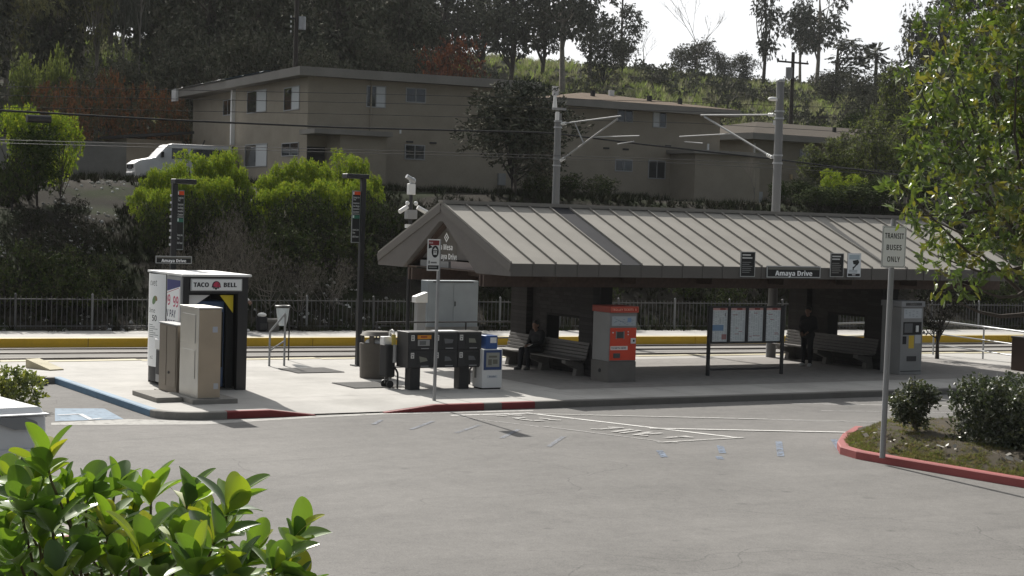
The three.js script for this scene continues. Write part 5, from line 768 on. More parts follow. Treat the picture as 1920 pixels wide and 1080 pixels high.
function grow(kind, px, s, pyTop, wpx, label, group) {
  const P = proto(kind), b = at(px, s), q = proj(b), top = Zp(px + (pyTop - q[1]) * -0.03, pyTop, b.z), h = Math.max(1.2, top.y - b.y), w = Math.max(0.5, wpx / 2 * q[2] / F), r = rng(++grown * 77);
  const [n, l, c] = KL[kind], o = P.g.clone(); o.name = numbered(n); o.userData = { label: label || l, category: c }; if (group || !label) o.userData.group = group || GRP[kind];
  o.position.copy(b); const sw = w / (P.R * 1.05); o.scale.set(sw, h / P.H, sw); o.rotation.y = r() * 6.28; scene.add(o); return o;
}
// the dark grove behind the apartment block
for (const [px, s, top, w] of [[-30, 150, -260, 260], [40, 175, -200, 240], [95, 130, -160, 200], [150, 185, -230, 220], [205, 200, -200, 200], [300, 140, -240, 260], [345, 170, -200, 240], [395, 125, -180, 230], [440, 160, -230, 260], [490, 130, -160, 220], [530, 180, -240, 260], [590, 140, -200, 250], [640, 120, -120, 230], [690, 165, -190, 240], [740, 145, -130, 190], [-60, 120, -160, 240], [260, 230, -160, 260], [480, 230, -140, 280], [650, 235, -110, 280], [780, 215, -60, 170]]) grow('eucDark', px, s, top, w);
for (const [px, s, top, w] of [[15, 122, -120, 200], [175, 128, -190, 150], [110, 135, -190, 190], [60, 150, -170, 220], [10, 160, -150, 180], [150, 155, -170, 170]]) grow('eucOlive', px, s, top, w);
for (const [px, s, top, w] of [[228, 122, -260, 90], [258, 119, -280, 80], [380, 190, -160, 200]]) grow('euc', px, s, top, w, 'tall eucalyptus with bare pale trunk behind the outbuilding', 'pale-trunked eucalyptus behind the outbuilding');
for (const [px, s, top, w] of [[360, 108, 60, 200], [430, 112, 40, 210], [610, 108, 70, 200], [700, 112, 60, 190], [520, 115, 40, 190], [320, 118, 20, 180], [770, 118, 75, 150], [245, 112, 95, 150], [150, 108, 120, 150]]) grow('round', px, s, top, w);
for (let i = 0; i < 15; i++) grow('eucDark', -20 + i * 56, 205 + (i * 37 % 40), -40 - (i * 53 % 70), 190);
// crest and skyline
for (const [px, s, top, w] of [[835, 205, -90, 180], [900, 215, -70, 170], [955, 195, -110, 180], [1015, 215, -90, 150]]) grow('eucDark', px, s, top, w);
for (const [px, s, top, w] of [[1055, 190, -110, 210], [1105, 215, -60, 150]]) grow('euc', px, s, top, w);
grow('round', 1128, 205, 40, 130); grow('round', 1165, 225, 66, 80); 
for (const [px, s, top, w] of [[1430, 235, -60, 75], [1168, 238, -5, 70]]) grow('eucSlim', px, s, top, w);
for (const [px, s, top, w] of [[1530, 225, -50, 165], [1500, 240, -20, 110]]) grow('euc', px, s, top, w);
grow('eucSlim', 1577, 215, 62, 120); 
for (const [px, s, top, w] of [[1305, 235, 68, 110], [1275, 240, 84, 60], [1345, 238, 92, 50], [1395, 236, 95, 80], [1360, 230, 110, 60], [1730, 175, 5, 150], [1560, 190, 125, 120], [1620, 170, 130, 130], [1680, 150, 100, 150], [1640, 130, 160, 120]]) grow('round', px, s, top, w);
for (const [px, s, top, w] of [[1770, 190, -80, 160], [1860, 170, -80, 220], [1930, 150, -40, 220], [1810, 150, 20, 160]]) grow('eucDark', px, s, top, w);
for (const [px, s, top, w] of [[1600, 118, 205, 110], [1530, 110, 226, 90], [1860, 118, 150, 180], [1740, 120, 150, 150]]) grow('roundMid', px, s, top, w);
for (const [px, s, top, w] of [[1520, 82, 262, 70], [1560, 81, 250, 90], [1640, 80, 215, 100], [1690, 81, 200, 110], [1660, 92, 108, 110], [1610, 86, 215, 90], [1580, 84, 240, 80], [1700, 84, 210, 100], [1780, 88, 120, 120]]) grow('tall', px, s, top, w);
grow('red', 845, 112, 45, 150); grow('red', 800, 118, 70, 90, 'smaller tree with reddish brown leaves behind the apartment roof'); 
for (const [px, s, top, w] of [[75, 104, 150, 110], [145, 101, 145, 120], [200, 104, 122, 110], [255, 102, 150, 120], [300, 104, 165, 90], [120, 99, 175, 110], [335, 105, 170, 60]]) grow('orange', px, s, top, w);
for (const [px, s, top, w] of [[50, 108, 115, 110], [105, 109, 97, 90]]) grow('lime', px, s, top, w);
// bank and terrace
grow('brightLow', 35, 67.5, 180, 140, 'large bush with yellow-green top at the end of the boundary wall'); grow('brightLow', 112, 68, 195, 115, 'yellow-green bush under the black splice case'); grow('roundMid', 70, 66.5, 225, 150, 'dense green bush below the splice case bush'); grow('darkBrush', 20, 65.5, 275, 130, 'dark shrub under the large yellow-green bush');
grow('bright', 352, 66, 272, 100, 'tall yellow-green bush hiding the white van'); grow('bright', 640, 66, 270, 90, 'tall yellow-green bush before the apartment porch');
grow('bright', 428, 66.5, 268, 62, 'narrow yellow-green bush beside the apartment end wall');
for (const [px, s, top, w] of [[268, 64, 345, 70], [295, 65, 306, 80], [325, 64.5, 292, 80], [385, 65.5, 280, 85], [412, 66, 270, 75], [440, 65, 302, 70], [462, 64.5, 335, 60], [350, 63.5, 320, 110], [405, 63.5, 320, 110], [300, 63, 345, 90]]) grow('brightLow', px, s, top, w, 'yellow-green bush in the clump before the white van', 'yellow-green bushes before the white van');
for (const [px, s, top, w] of [[495, 65, 318, 70], [522, 65.5, 295, 80], [560, 65.5, 284, 90], [600, 65.5, 292, 80], [668, 65.5, 284, 75], [695, 64.5, 318, 65], [545, 63.5, 330, 110], [610, 63.5, 325, 110], [665, 63.5, 325, 100], [500, 63.5, 345, 80]]) grow('brightLow', px, s, top, w, 'yellow-green bush on the bank below the apartment porch', 'yellow-green bushes below the apartment porch');
for (const [px, s, top, w] of [[290, 61, 372, 100], [350, 61.5, 352, 110], [405, 61.5, 355, 100], [455, 62, 345, 110], [530, 61.5, 352, 130], [600, 61.5, 350, 140], [675, 61.5, 350, 120], [560, 59, 410, 170], [640, 59, 405, 150], [720, 62, 370, 110], [500, 59, 400, 110]]) grow('darkBrush', px, s, top, w, 'dark green shrub added as the shaded lower half of the yellow-green bushes', 'dark shrubs added as shade below the yellow-green bushes');  // added in front: dark leaf colour stands in for shade on the lower bushes
for (const [px, s, top, w] of [[420, 58.4, 378, 110], [460, 57.8, 395, 120], [390, 57.2, 425, 130], [500, 56.8, 455, 140], [440, 56.6, 445, 130], [340, 57, 440, 120], [560, 56.6, 480, 130], [620, 56.8, 475, 130]]) grow('dryBrush', px, s, top, w);
for (const [px, s, top, w] of [[30, 57.5, 440, 160], [110, 57.5, 450, 170], [180, 57.5, 470, 120], [10, 56.5, 490, 130], [90, 56.3, 500, 140], [160, 56.3, 505, 130]]) grow('darkBrush', px, s, top, w, 'dark shrub behind the fence on the bank below the boundary wall', 'dark shrubs below the boundary wall');
for (const [px, s, top, w] of [[60, 60, 395, 130], [150, 61, 390, 110], [130, 64, 362, 70], [60, 63, 375, 90]]) grow('brush', px, s, top, w, 'low olive shrub on the littered bank below the boundary wall', 'low shrubs on the littered bank');
for (const [px, s, top, w] of [[700, 58, 470, 130], [780, 59, 440, 120], [860, 60, 420, 120], [920, 58, 480, 120], [760, 64, 360, 90], [840, 65, 350, 90], [740, 60, 410, 110], [810, 62, 385, 120]]) grow('brush', px, s, top, w, 'olive shrub on the bank behind the shelter gable', 'olive shrubs behind the shelter gable');
{ const o = grow('round', 965, 71.5, 160, 310, 'dark dome-shaped tree standing before the apartment wall'); const p = grow('silver', 965, 71, 142, 200, 'grey-green leafy tree top rising over the dark dome tree'); }
for (const [px, s, top, w] of [[1060, 74, 330, 110], [1130, 73, 345, 100], [1010, 72, 345, 110]]) grow('darkBrush', px, s, top, w);
for (const [px, s, top, w] of [[1495, 74, 335, 80], [1460, 74, 350, 60], [1590, 70, 345, 150], [1530, 70, 352, 110], [1650, 70, 330, 120], [1720, 70, 300, 130]]) grow('roundMid', px, s, top, w);
grow('bright', 1555, 72, 312, 70, 'bright green bush in front of the far house'); grow('bright', 1600, 72, 322, 60, 'small bright green bush beside another in front of the far house'); grow('round', 1510, 74, 325, 60); 
for (let i = 0; i < 22; i++) { const px = 860 + i * 50 + (i * 37 % 23), s = 56.5 + (i * 7 % 5) * 0.9; grow(i % 3 ? 'darkBrush' : 'brush', px, s, 470 + (i * 53 % 60), 110); }
for (const [px, s, top, w] of [[1750, 60, 480, 140], [1820, 58, 500, 130], [1880, 60, 470, 130], [1700, 62, 450, 130]]) grow('darkBrush', px, s, top, w);
// bare trees
function bareTree(px, s, top, wpx, seed, label) {
  const b = at(px, s), q = proj(b), h = Zp(px, top, b.z).y - b.y, w = wpx / 2 * q[2] / F, r = rng(seed), gs = [], t = thing('bare_tree', label, 'tree', [b.x, b.y - 0.4, b.z]);
  const rec = (a, dir, L, rad, dep) => { const e = a.clone().addScaledVector(dir, L); gs.push(bar(a, e, rad, rad * 0.62, 5)); if (dep > 0) for (let i = 0; i < (dep > 3 ? 3 : 3); i++) { const d = dir.clone().add(V((r() - 0.5) * 1.5 * w / h * 2.2, 0.15 * r(), (r() - 0.5) * 1.5 * w / h * 2.2)).normalize(); rec(a.clone().lerp(e, 0.55 + 0.45 * r()), d, L * (0.55 + 0.25 * r()), rad * 0.55, dep - 1); } };
  rec(V(0, 0, 0), V(0.05, 1, 0).normalize(), h * 0.42, h * 0.007 + 0.012, 5); part(t, 'trunk', merge(gs), M.barkPale); return t;
}
bareTree(1205, 238, 42, 60, 4, 'pale leafless sapling on the crest beside the white car'); bareTree(1305, 232, -20, 110, 9, 'tall leafless tree rising behind the crest bushes'); bareTree(1413, 75, 262, 60, 12, 'dark leafless tree between the two hip-roofed houses');
{ // palm
  const b = at(1640, 200), q = proj(b), h = Zp(1640, 100, b.z).y - b.y, t = thing('palm_tree', 'fan palm on the hill beside the dark round trees', 'palm', [b.x, b.y - 0.3, b.z]), gs = [], r = rng(3);
  part(t, 'trunk', new THREE.CylinderGeometry(0.22, 0.3, h, 8).translate(0, h / 2, 0), M.barkDark);
  for (let i = 0; i < 34; i++) { const a = r() * 6.28, e = 1.3 - r() * 2.0, d = V(Math.cos(a) * Math.cos(e), Math.sin(e), Math.sin(a) * Math.cos(e)), L = 0.8 + r() * 0.5, c = V(0, h + 0.2, 0).addScaledVector(d, L); for (let k = -4; k <= 4; k++) { const dd = d.clone().applyAxisAngle(V(-d.z, 0, d.x).normalize(), 0).add(V(-d.z, 0.0, d.x).multiplyScalar(k * 0.22)).normalize(); gs.push(bar(c, c.clone().addScaledVector(dd, 1.0).add(V(0, -0.22, 0)), 0.10, 0.015, 3)); } gs.push(bar(V(0, h, 0), c, 0.03, 0.02, 3)); }
  part(t, 'crown', merge(gs), mat([0.045, 0.052, 0.03], 0.8));
}
// ground cover that nobody could count: tufts, brush on the hill, stones and litter on the bank
function scatter(name, label, category, geo, m, n, seed, place, cols) {
  const im = shade(new THREE.InstancedMesh(geo, m, n)); im.name = name; im.userData = { label, category, kind: 'stuff' }; const r = rng(seed), M4 = new THREE.Matrix4(), q = new THREE.Quaternion(), e = new THREE.Euler(), c = new THREE.Color(); let k = 0;
  for (let i = 0; i < n * 6 && k < n; i++) { const p = place(r); if (!p) continue; e.set((r() - 0.5) * (p.tilt || 0.2), r() * 6.28, (r() - 0.5) * (p.tilt || 0.2)); q.setFromEuler(e); M4.compose(p.p, q, V(p.s, p.s * (p.h || 1), p.s)); im.setMatrixAt(k, M4); if (cols) { const b = cols[Math.floor(r() * cols.length)], mm = 0.7 + 0.6 * r(); im.setColorAt(k, c.setRGB(b[0] * mm, b[1] * mm, b[2] * mm)); } k++; }
  im.count = k; im.instanceMatrix.needsUpdate = true; scene.add(im); return im;
}
const tuft = (() => { const r = rng(8), pos = []; for (let i = 0; i < 14; i++) { const a = r() * 6.28, l = 0.6 + 0.6 * r(), o = 0.28 * r(), x = Math.cos(a) * o, z = Math.sin(a) * o, w = 0.05; const tx = x + Math.cos(a) * 0.5 * l, tz = z + Math.sin(a) * 0.5 * l, ty = 0.75 * l; pos.push(x - Math.sin(a) * w, 0, z + Math.cos(a) * w, x + Math.sin(a) * w, 0, z - Math.cos(a) * w, tx, ty, tz); } const g = new THREE.BufferGeometry(); g.setAttribute('position', new THREE.Float32BufferAttribute(pos, 3)); g.computeVertexNormals(); return g; })();
const inst = new THREE.MeshPhysicalMaterial({ color: 0xffffff, roughness: 0.95, specularIntensity: 0.15, side: THREE.DoubleSide });
const instGrass = new THREE.MeshPhysicalMaterial({ color: 0xffffff, roughness: 0.95, specularIntensity: 0.15, transmission: 0.45, thickness: 0, side: THREE.DoubleSide });
const onBank = (s0, s1, x0, x1, sz, pred) => r => { const s = s0 + (s1 - s0) * r(), x = x0 + (x1 - x0) * r(), z = -(s - 0.08 * (x - 14)); if (pred && !pred(x, z, r)) return null; return { p: V(x, terr(x, z) - 0.02, z), s: sz * (0.6 + 0.9 * r()), h: 0.8 + 0.6 * r() }; };
scatter('bank_grass', 'patchy short grass and weeds on the bank', 'grass', tuft, inst, 16000, 21, onBank(54.4, 75.5, 4, 84, 0.30, (x, z, r) => fbm(x * 0.18, z * 0.18, 3, 4) > -0.14 + r() * 0.3), [[0.032, 0.042, 0.017], [0.045, 0.042, 0.026], [0.028, 0.036, 0.015], [0.05, 0.046, 0.032]]);
scatter('bank_litter', 'pale stones and litter scattered down the bare bank', 'stones', new THREE.IcosahedronGeometry(0.06, 0), inst, 900, 23, onBank(54.5, 72, 10, 30, 1, (x, z, r) => fbm(x * 0.3, z * 0.3, 3, 9) > r() * 0.22), [[0.3, 0.29, 0.27], [0.17, 0.16, 0.15], [0.5, 0.5, 0.49]]);
const clump = leafCloud({ n: 260, size: 0.28, asp: 0.5, clumps: [[0, 0.45, 0, 0.9, 0.55, 0.9], [0.5, 0.3, 0.3, 0.6, 0.4, 0.6], [-0.5, 0.35, -0.2, 0.6, 0.4, 0.6]], seed: 6, cols: [[1, 1, 1]], vary: 0.25 }); clump.deleteAttribute('color');
scatter('hill_brush', 'low brush covering the far hillside', 'brush', clump, inst, 2300, 29, onBank(100, 252, 20, 330, 1.25, (x, z, r) => fbm(x * 0.035, z * 0.05, 3, 2) > -0.12 + 0.25 * r()), [[0.12, 0.12, 0.088], [0.15, 0.14, 0.11], [0.10, 0.105, 0.074], [0.16, 0.16, 0.085]]);
scatter('hill_grass', 'green and straw grass on the upper hillside', 'grass', tuft, instGrass, 34000, 37, onBank(100, 256, 40, 330, 1.0, null), [[0.22, 0.28, 0.07], [0.23, 0.235, 0.12], [0.18, 0.22, 0.07], [0.18, 0.18, 0.11]]);

// ---------- island shrubs, hedges, platform tree ----------
function box3(n, x0, y0, z0, x1, y1, z1, rc, seed) { const r = rng(seed), a = []; for (let i = 0; i < n; i++) a.push([x0 + rc + (x1 - x0 - 2 * rc) * r(), y0 + rc + (y1 - y0 - 2 * rc) * r(), z0 + rc + (z1 - z0 - 2 * rc) * r(), rc * (0.8 + 0.4 * r()), rc * (0.8 + 0.4 * r()), rc * (0.8 + 0.4 * r())]); return a; }
const HG = [[0.042, 0.060, 0.022], [0.058, 0.08, 0.026], [0.03, 0.042, 0.018], [0.085, 0.098, 0.034]];
{
  const t = thing('clipped_hedge', 'dark glossy clipped hedge on the red-kerbed island', 'hedge', [23.22, 0.36, -22.45]);
  const cl = [], hr = rng(5); for (let x = 0.2; x < 3.1; x += 0.42) for (let y = 0.05; y < 1.1; y += 0.3) for (let z = -1.1; z < 1.3; z += 0.42) cl.push([x + (hr() - 0.5) * 0.12, y + (hr() - 0.5) * 0.12, z + (hr() - 0.5) * 0.12, 0.26, 0.24, 0.26]); part(t, 'foliage', leafCloud({ n: 48000, size: 0.08, asp: 0.55, clumps: cl, seed: 12, cols: HG, inner: 0.3, out: 0.6, k: 3 }), M.leafGloss);
  const r = rng(4), st = []; for (let i = 0; i < 16; i++) { const x = 0.3 + r() * 2.6, z = -1 + r() * 2.1; st.push(bar(V(x, -0.1, z), V(x + (r() - 0.5) * 0.4, 0.8, z + (r() - 0.5) * 0.4), 0.025, 0.012, 5)); } part(t, 'stem', merge(st), M.barkDark);
  const p = G(1712, 815, 0.34), u = thing('pruned_shrub', 'small leaning pruned shrub behind the transit sign pole', 'shrub', [p.x, 0.24, p.z]);
  const c2 = [[-0.25, 0.72, 0.05, 0.30, 0.26, 0.28], [0.05, 0.86, 0, 0.32, 0.26, 0.3], [0.28, 0.80, 0.05, 0.22, 0.2, 0.22], [-0.36, 0.5, 0.1, 0.18, 0.15, 0.18], [-0.12, 0.5, 0.05, 0.22, 0.2, 0.2], [0.2, 0.5, 0, 0.12, 0.14, 0.12], [0.24, 0.28, 0.02, 0.11, 0.1, 0.11], [-0.02, 0.66, -0.2, 0.25, 0.22, 0.25]];
  part(u, 'trunk', limbs(V(0.18, -0.12, 0), 0.7, 0.055, c2.map(c => [c[0], c[1], c[2]]), 3, [-0.22, 0], 0.3, 6), M.bark); part(u, 'crown', leafCloud({ n: 5200, size: 0.075, asp: 0.5, clumps: c2, seed: 7, cols: [...HG, [0.10, 0.105, 0.03]], inner: 0.25, k: 3 }), M.leafGloss);
  const w = thing('clipped_hedge', 'low sunlit yellow-green hedge in front of the blue wheel stop', 'hedge', [8.25, 0, -36.9]); const c3 = box3(30, -2.4, 0.05, -1.3, 1.75, 0.85, 1.5, 0.3, 9); part(w, 'foliage', leafCloud({ n: 8000, size: 0.10, asp: 0.55, clumps: c3, seed: 14, cols: [[0.24, 0.28, 0.035], [0.18, 0.22, 0.035], [0.30, 0.31, 0.06], [0.10, 0.13, 0.03]], inner: 0.5, out: 0.9 }), M.leafGloss);
  part(w, 'stem', merge([0, 1, 2, 3, 4].map(i => bar(V(-1.8 + i * 0.75, -0.05, 0.1), V(-1.7 + i * 0.75, 0.5, 0.2), 0.02, 0.012, 5))), M.barkDark);
  const q = G(1757, 673, PY), v = thing('platform_tree', 'small sparse dark tree in the paving beyond the grey ticket machine', 'tree', [q.x, PY, q.z]); const c4 = crownClumps(19, 2.5, 0.85, 0.75, 20, 0.34);
  part(v, 'trunk', limbs(V(0, 0, 0), 1.3, 0.07, c4.map(c => [c[0], c[1], c[2]]), 6, [0.05, 0], 0.32, 6), M.barkDark); part(v, 'crown', leafCloud({ n: 1900, size: 0.10, asp: 0.4, clumps: c4, seed: 3, cols: [[0.035, 0.036, 0.028], [0.055, 0.055, 0.04]], inner: 0.1 }), M.leafDull);
  scatter('island_grass', 'short grass and weeds on the island earth', 'grass', tuft, instGrass, 5200, 41, r => { const z = -26.6 + r() * 8, x = islandL(z) + 0.05 + r() * r() * 2.6; if (fbm(x * 1.3, z * 1.3, 3, 5) < -0.22 + r() * 0.3) return null; return { p: V(x, 0.12 + 0.27 * THREE.MathUtils.smoothstep(x - islandL(z), 0, 1.2), z), s: 0.085 * (0.5 + r()), h: 0.8, tilt: 0.6 }; }, [[0.16, 0.19, 0.04], [0.19, 0.165, 0.06], [0.12, 0.14, 0.04], [0.20, 0.16, 0.075]]);
  scatter('island_litter', 'pale dry leaves lying on the island earth', 'leaf litter', new THREE.PlaneGeometry(0.08, 0.05).rotateX(-1.3), inst, 160, 43, r => { const z = -25.6 + r() * 5, x = islandL(z) + 0.2 + r() * 2; return { p: V(x, 0.33 + 0.06 * r(), z), s: 0.6 + r(), tilt: 1.2 }; }, [[0.4, 0.38, 0.34], [0.55, 0.54, 0.52], [0.22, 0.2, 0.17]]);
}
// ---------- the leafy tree by the island ----------
{
  const b = V(22.6, 0.2, -20.9), t = thing('leafy_tree', 'leafy street tree with glossy yellow-green leaves over the island hedge', 'tree', b.toArray());
  const r = rng(51), cl = [];
  // clumps read from where the crown's edge stands: [px, py, radius in px]
  for (const [px, py, rad, d] of [[1760, 60, 60, 0], [1840, 90, 80, .6], [1910, 80, 80, -.4], [1790, 150, 70, -.6], [1870, 190, 85, .4], [1735, 215, 55, .3], [1800, 260, 80, -.2], [1890, 290, 85, .8], [1725, 300, 45, -.4], [1770, 340, 70, .4], [1850, 370, 80, -.6], [1915, 400, 75, .2], [1690, 350, 38, 0], [1745, 410, 50, -.3], [1800, 440, 70, .5], [1880, 480, 65, -.4], [1760, 480, 45, .2], [1800, 530, 40, -.2], [1960, 200, 110, .2], [1990, 330, 110, 0], [1980, 60, 110, -.5], [1950, 480, 80, 0], [1880, -20, 100, .3], [1780, 20, 45, .5], [1715, 150, 40, 0], [2060, 180, 130, 0], [2050, 400, 110, .3], [1755, 545, 26, 0], [1700, 405, 30, .2]]) { const p = Dp(px, py, 28.6 + d * 1.6).sub(b), s = rad / F * 28.6 * 0.80; cl.push([p.x, p.y, p.z, s, s * 0.9, s]); }
  const tr = part(t, 'trunk', limbs(V(0, -0.15, 0), 6.2, 0.12, cl.map(c => [c[0], c[1], c[2]]), 8, [0.1, -0.1], 0.4, 8), M.bark);
  const cols = [[0.16, 0.23, 0.026], [0.12, 0.18, 0.024], [0.22, 0.27, 0.03], [0.26, 0.25, 0.03], [0.075, 0.12, 0.022], [0.10, 0.155, 0.024]];
  part(t, 'crown', leafCloud({ n: 12000, size: 0.155, asp: 0.4, clumps: cl, seed: 33, cols, inner: 0.3, up: 0.3, k: 8 }), M.leafGloss);
  // single leaves on the crown's outside towards the road
  const ls = new THREE.Shape(); ls.moveTo(0, 0); ls.quadraticCurveTo(0.036, 0.05, 0.03, 0.10); ls.quadraticCurveTo(0.02, 0.145, 0, 0.165); ls.quadraticCurveTo(-0.02, 0.145, -0.03, 0.10); ls.quadraticCurveTo(-0.036, 0.05, 0, 0);
  const lg = new THREE.ShapeGeometry(ls, 4), lp = lg.attributes.position; for (let i = 0; i < lp.count; i++) lp.setZ(i, Math.abs(lp.getX(i)) * 0.35 - lp.getY(i) ** 2 * 1.6); lg.computeVertexNormals();
  const lm = [[0.20, 0.26, 0.025], [0.14, 0.20, 0.022], [0.27, 0.27, 0.03], [0.10, 0.15, 0.02]].map(c => new THREE.MeshPhysicalMaterial({ color: rgb(...c), roughness: 0.8, transmission: 0.35, thickness: 0, clearcoat: 0.8, clearcoatRoughness: 0.2, side: THREE.DoubleSide }));
  const dv = V(0, 0, 0); for (let i = 0; i < 280; i++) { const C = cl[Math.floor(r() * cl.length)]; dv.set(r() * 2 - 1.2, r() * 2 - 0.9, r() * 1.4 - 0.1).normalize(); const o = part(t, 'leaf', lg, lm[Math.floor(r() * 4)]); o.position.set(C[0] + dv.x * C[3] * 1.03, C[1] + dv.y * C[4] * 1.03, C[2] + dv.z * C[5] * 1.03); o.rotation.set(-2.2 - r() * 1.4, r() * 6.28, (r() - 0.5) * 1.5, 'YXZ'); o.scale.setScalar(0.75 + r() * 0.5); }
}
// ---------- the near shrub at the foot of the camera ----------
{
  const base = Dp(250, 1075, 4.2); base.y = 2.5;
  const t = thing('glossy_shrub', 'broad-leaved glossy shrub with rosettes of leaves on the near bank', 'shrub', base.toArray());
  // leaf: broad towards the tip, cupped and arched
  const leafG = (L, W, arch, cup) => { const nu = 11, pos = [], idx = []; for (let i = 0; i <= nu; i++) { const u = 1 - Math.pow(1 - i / nu, 1.9), c = 0.56, w = W * 0.5 * (u < c ? 0.06 + 0.94 * Math.pow(Math.sin(Math.PI / 2 * u / c), 1.25) : Math.sqrt(Math.max(0.004, 1 - ((u - c) / (1 - c)) ** 2))); for (const s of [-1, -0.5, 0, 0.5, 1]) pos.push(w * s, u * L, cup * w * s * s * 1.1 - arch * u * u * L); } for (let i = 0; i < nu; i++) for (let k = 0; k < 4; k++) { const a = i * 5 + k; idx.push(a, a + 1, a + 5, a + 1, a + 6, a + 5); } const g = new THREE.BufferGeometry(); g.setAttribute('position', new THREE.Float32BufferAttribute(pos, 3)); g.setIndex(idx); g.computeVertexNormals(); return g; };
  const LG = [leafG(0.086, 0.050, 0.10, 0.3), leafG(0.074, 0.049, -0.06, 0.25), leafG(0.092, 0.045, 0.22, 0.4), leafG(0.058, 0.038, 0.05, 0.45), leafG(0.080, 0.046, 0.36, 0.2)];
  const lm = [[0.21, 0.35, 0.02], [0.14, 0.25, 0.02], [0.34, 0.44, 0.022], [0.08, 0.16, 0.02], [0.43, 0.45, 0.025]].map(c => new THREE.MeshPhysicalMaterial({ color: rgb(...c), roughness: 0.85, transmission: 0.5, thickness: 0, clearcoat: 0.8, clearcoatRoughness: 0.2, side: THREE.DoubleSide }));
  const r = rng(91), bk = [], up = V(0, 1, 0), X = V(0, 0, 0), stuff = []; let count = 0;
  const right = V(Math.cos(-30.3 * Math.PI / 180), 0, -Math.sin(-30.3 * Math.PI / 180)), back = V(0.505, 0, -0.863);
  const rosette = (px, py, d, n, tilt, size, full) => {
    const c = Dp(px, py, d).sub(base), ax = V((r() - 0.5) * 0.5, 1, (r() - 0.5) * 0.5).addScaledVector(right, tilt).normalize();
    const st = c.clone().addScaledVector(ax, -0.02), s0 = V(c.x * 0.6 + (r() - 0.5) * 0.1, c.y - 0.28, c.z * 0.6 + (r() - 0.5) * 0.1); bk.push(tube([s0, s0.clone().lerp(st, 0.55).add(V(0, -0.03, 0)), st, c], 0.0032, 5, 8));
    for (let i = 0; i < n; i++) {
      const a = i * 2.4 + r() * 0.5, el = full ? (i < 3 ? 0.2 + r() * 0.3 : 0.5 + 0.6 * r()) : 0.5 + 0.8 * r(); X.set(Math.cos(a), 0, Math.sin(a)); X.addScaledVector(ax, -X.dot(ax)).normalize();
      const dir = ax.clone().multiplyScalar(Math.cos(el)).addScaledVector(X, Math.sin(el)).normalize(), nrm = ax.clone().multiplyScalar(Math.sin(el)).addScaledVector(X, -Math.cos(el)).normalize(), side = new THREE.Vector3().crossVectors(dir, nrm);
      const m = new THREE.Matrix4().makeBasis(side, dir, nrm), k = Math.floor(r() * 5), g = LG[k], mm = lm[[0, 1, 0, 2, 3, 1, 2, 0, 4, 3][Math.floor(r() * 10)]], sc = size * (0.8 + 0.4 * r()), rr = m.clone().setPosition(c.clone().addScaledVector(ax, -0.006 * i * 0.6)); rr.scale(V(sc, sc, sc)); rr.multiply(new THREE.Matrix4().makeRotationY((r() - 0.5) * 0.7));
      if (full && count < 295) { count++; const o = part(t, 'leaf', g, mm); o.applyMatrix4(rr); } else stuff.push(g.clone().applyMatrix4(rr));
    }
  };
  const R = [[88, 868, 3.7, 9, -0.1, 1.05], [165, 925, 3.9, 8, .2, .95], [215, 918, 4.0, 7, .1, .9], [258, 935, 4.1, 7, .3, .85], [283, 928, 3.9, 7, -.1, .9], [355, 932, 3.9, 7, .2, .95], [432, 945, 3.6, 8, .25, 1.15], [552, 1008, 3.7, 8, .3, 1.0], [60, 935, 3.8, 8, -.3, .95], [20, 905, 4.0, 7, -.3, .9], [130, 965, 3.9, 8, .1, 1], [200, 985, 3.8, 8, .1, 1], [265, 1030, 3.6, 8, .2, 1.1], [330, 1000, 3.8, 8, .2, 1.0], [405, 1010, 3.6, 8, .3, 1.1], [470, 1040, 3.7, 8, .3, 1.0], [515, 1065, 3.6, 8, .4, 1.0], [370, 1065, 3.5, 8, .1, 1.1], [300, 1075, 3.6, 7, .1, 1.0], [220, 1060, 3.7, 8, 0, 1.0], [150, 1045, 3.7, 8, -.1, 1.0], [80, 1010, 3.8, 8, -.2, 1], [30, 1040, 3.7, 8, -.3, 1.0], [10, 980, 3.9, 8, -.3, .95], [110, 1090, 3.6, 8, 0, 1.0], [440, 1095, 3.5, 8, .2, 1.1], [550, 1100, 3.6, 7, .3, 1.0], [345, 965, 4.0, 7, .1, .9], [250, 975, 4.1, 7, 0, .9], [390, 975, 4.0, 6, .1, .9], [180, 950, 4.2, 7, 0, .85], [100, 940, 4.2, 7, 0, .9], [70, 905, 3.85, 8, -.1, .95], [125, 915, 3.85, 8, .1, .9], [40, 950, 3.7, 8, -.2, 1], [95, 975, 3.7, 8, 0, 1.0]];
  for (const [px, py, d, n, ti, s] of R) rosette(px, py, d, n + 1, ti, s, true);
  for (let i = 0; i < 75; i++) { const px = -60 + r() * 620, lim = 950 + (px > 420 ? (px - 420) * 0.55 : 0) - (px < 150 ? 20 : 0); rosette(px, lim + 30 + r() * 170, 3.8 + r() * 0.9, 6, 0, 0.95, false); }
  part(t, 'branch', merge(bk), mat([0.13, 0.105, 0.055], 0.8)); for (let i = 0; i < 6; i++) { const x = Dp(20 + i * 90, 1080, 4.2).sub(base); bk.push(0); part(t, 'stem', bar(V(x.x * 0.4, -0.15, x.z * 0.4), V(x.x * 0.8, x.y - 0.1, x.z * 0.8), 0.014, 0.008, 6), M.bark); }
  const un = part(t, 'inner_leaves', merge(stuff), lm[1]); un.userData.kind = 'stuff';
}

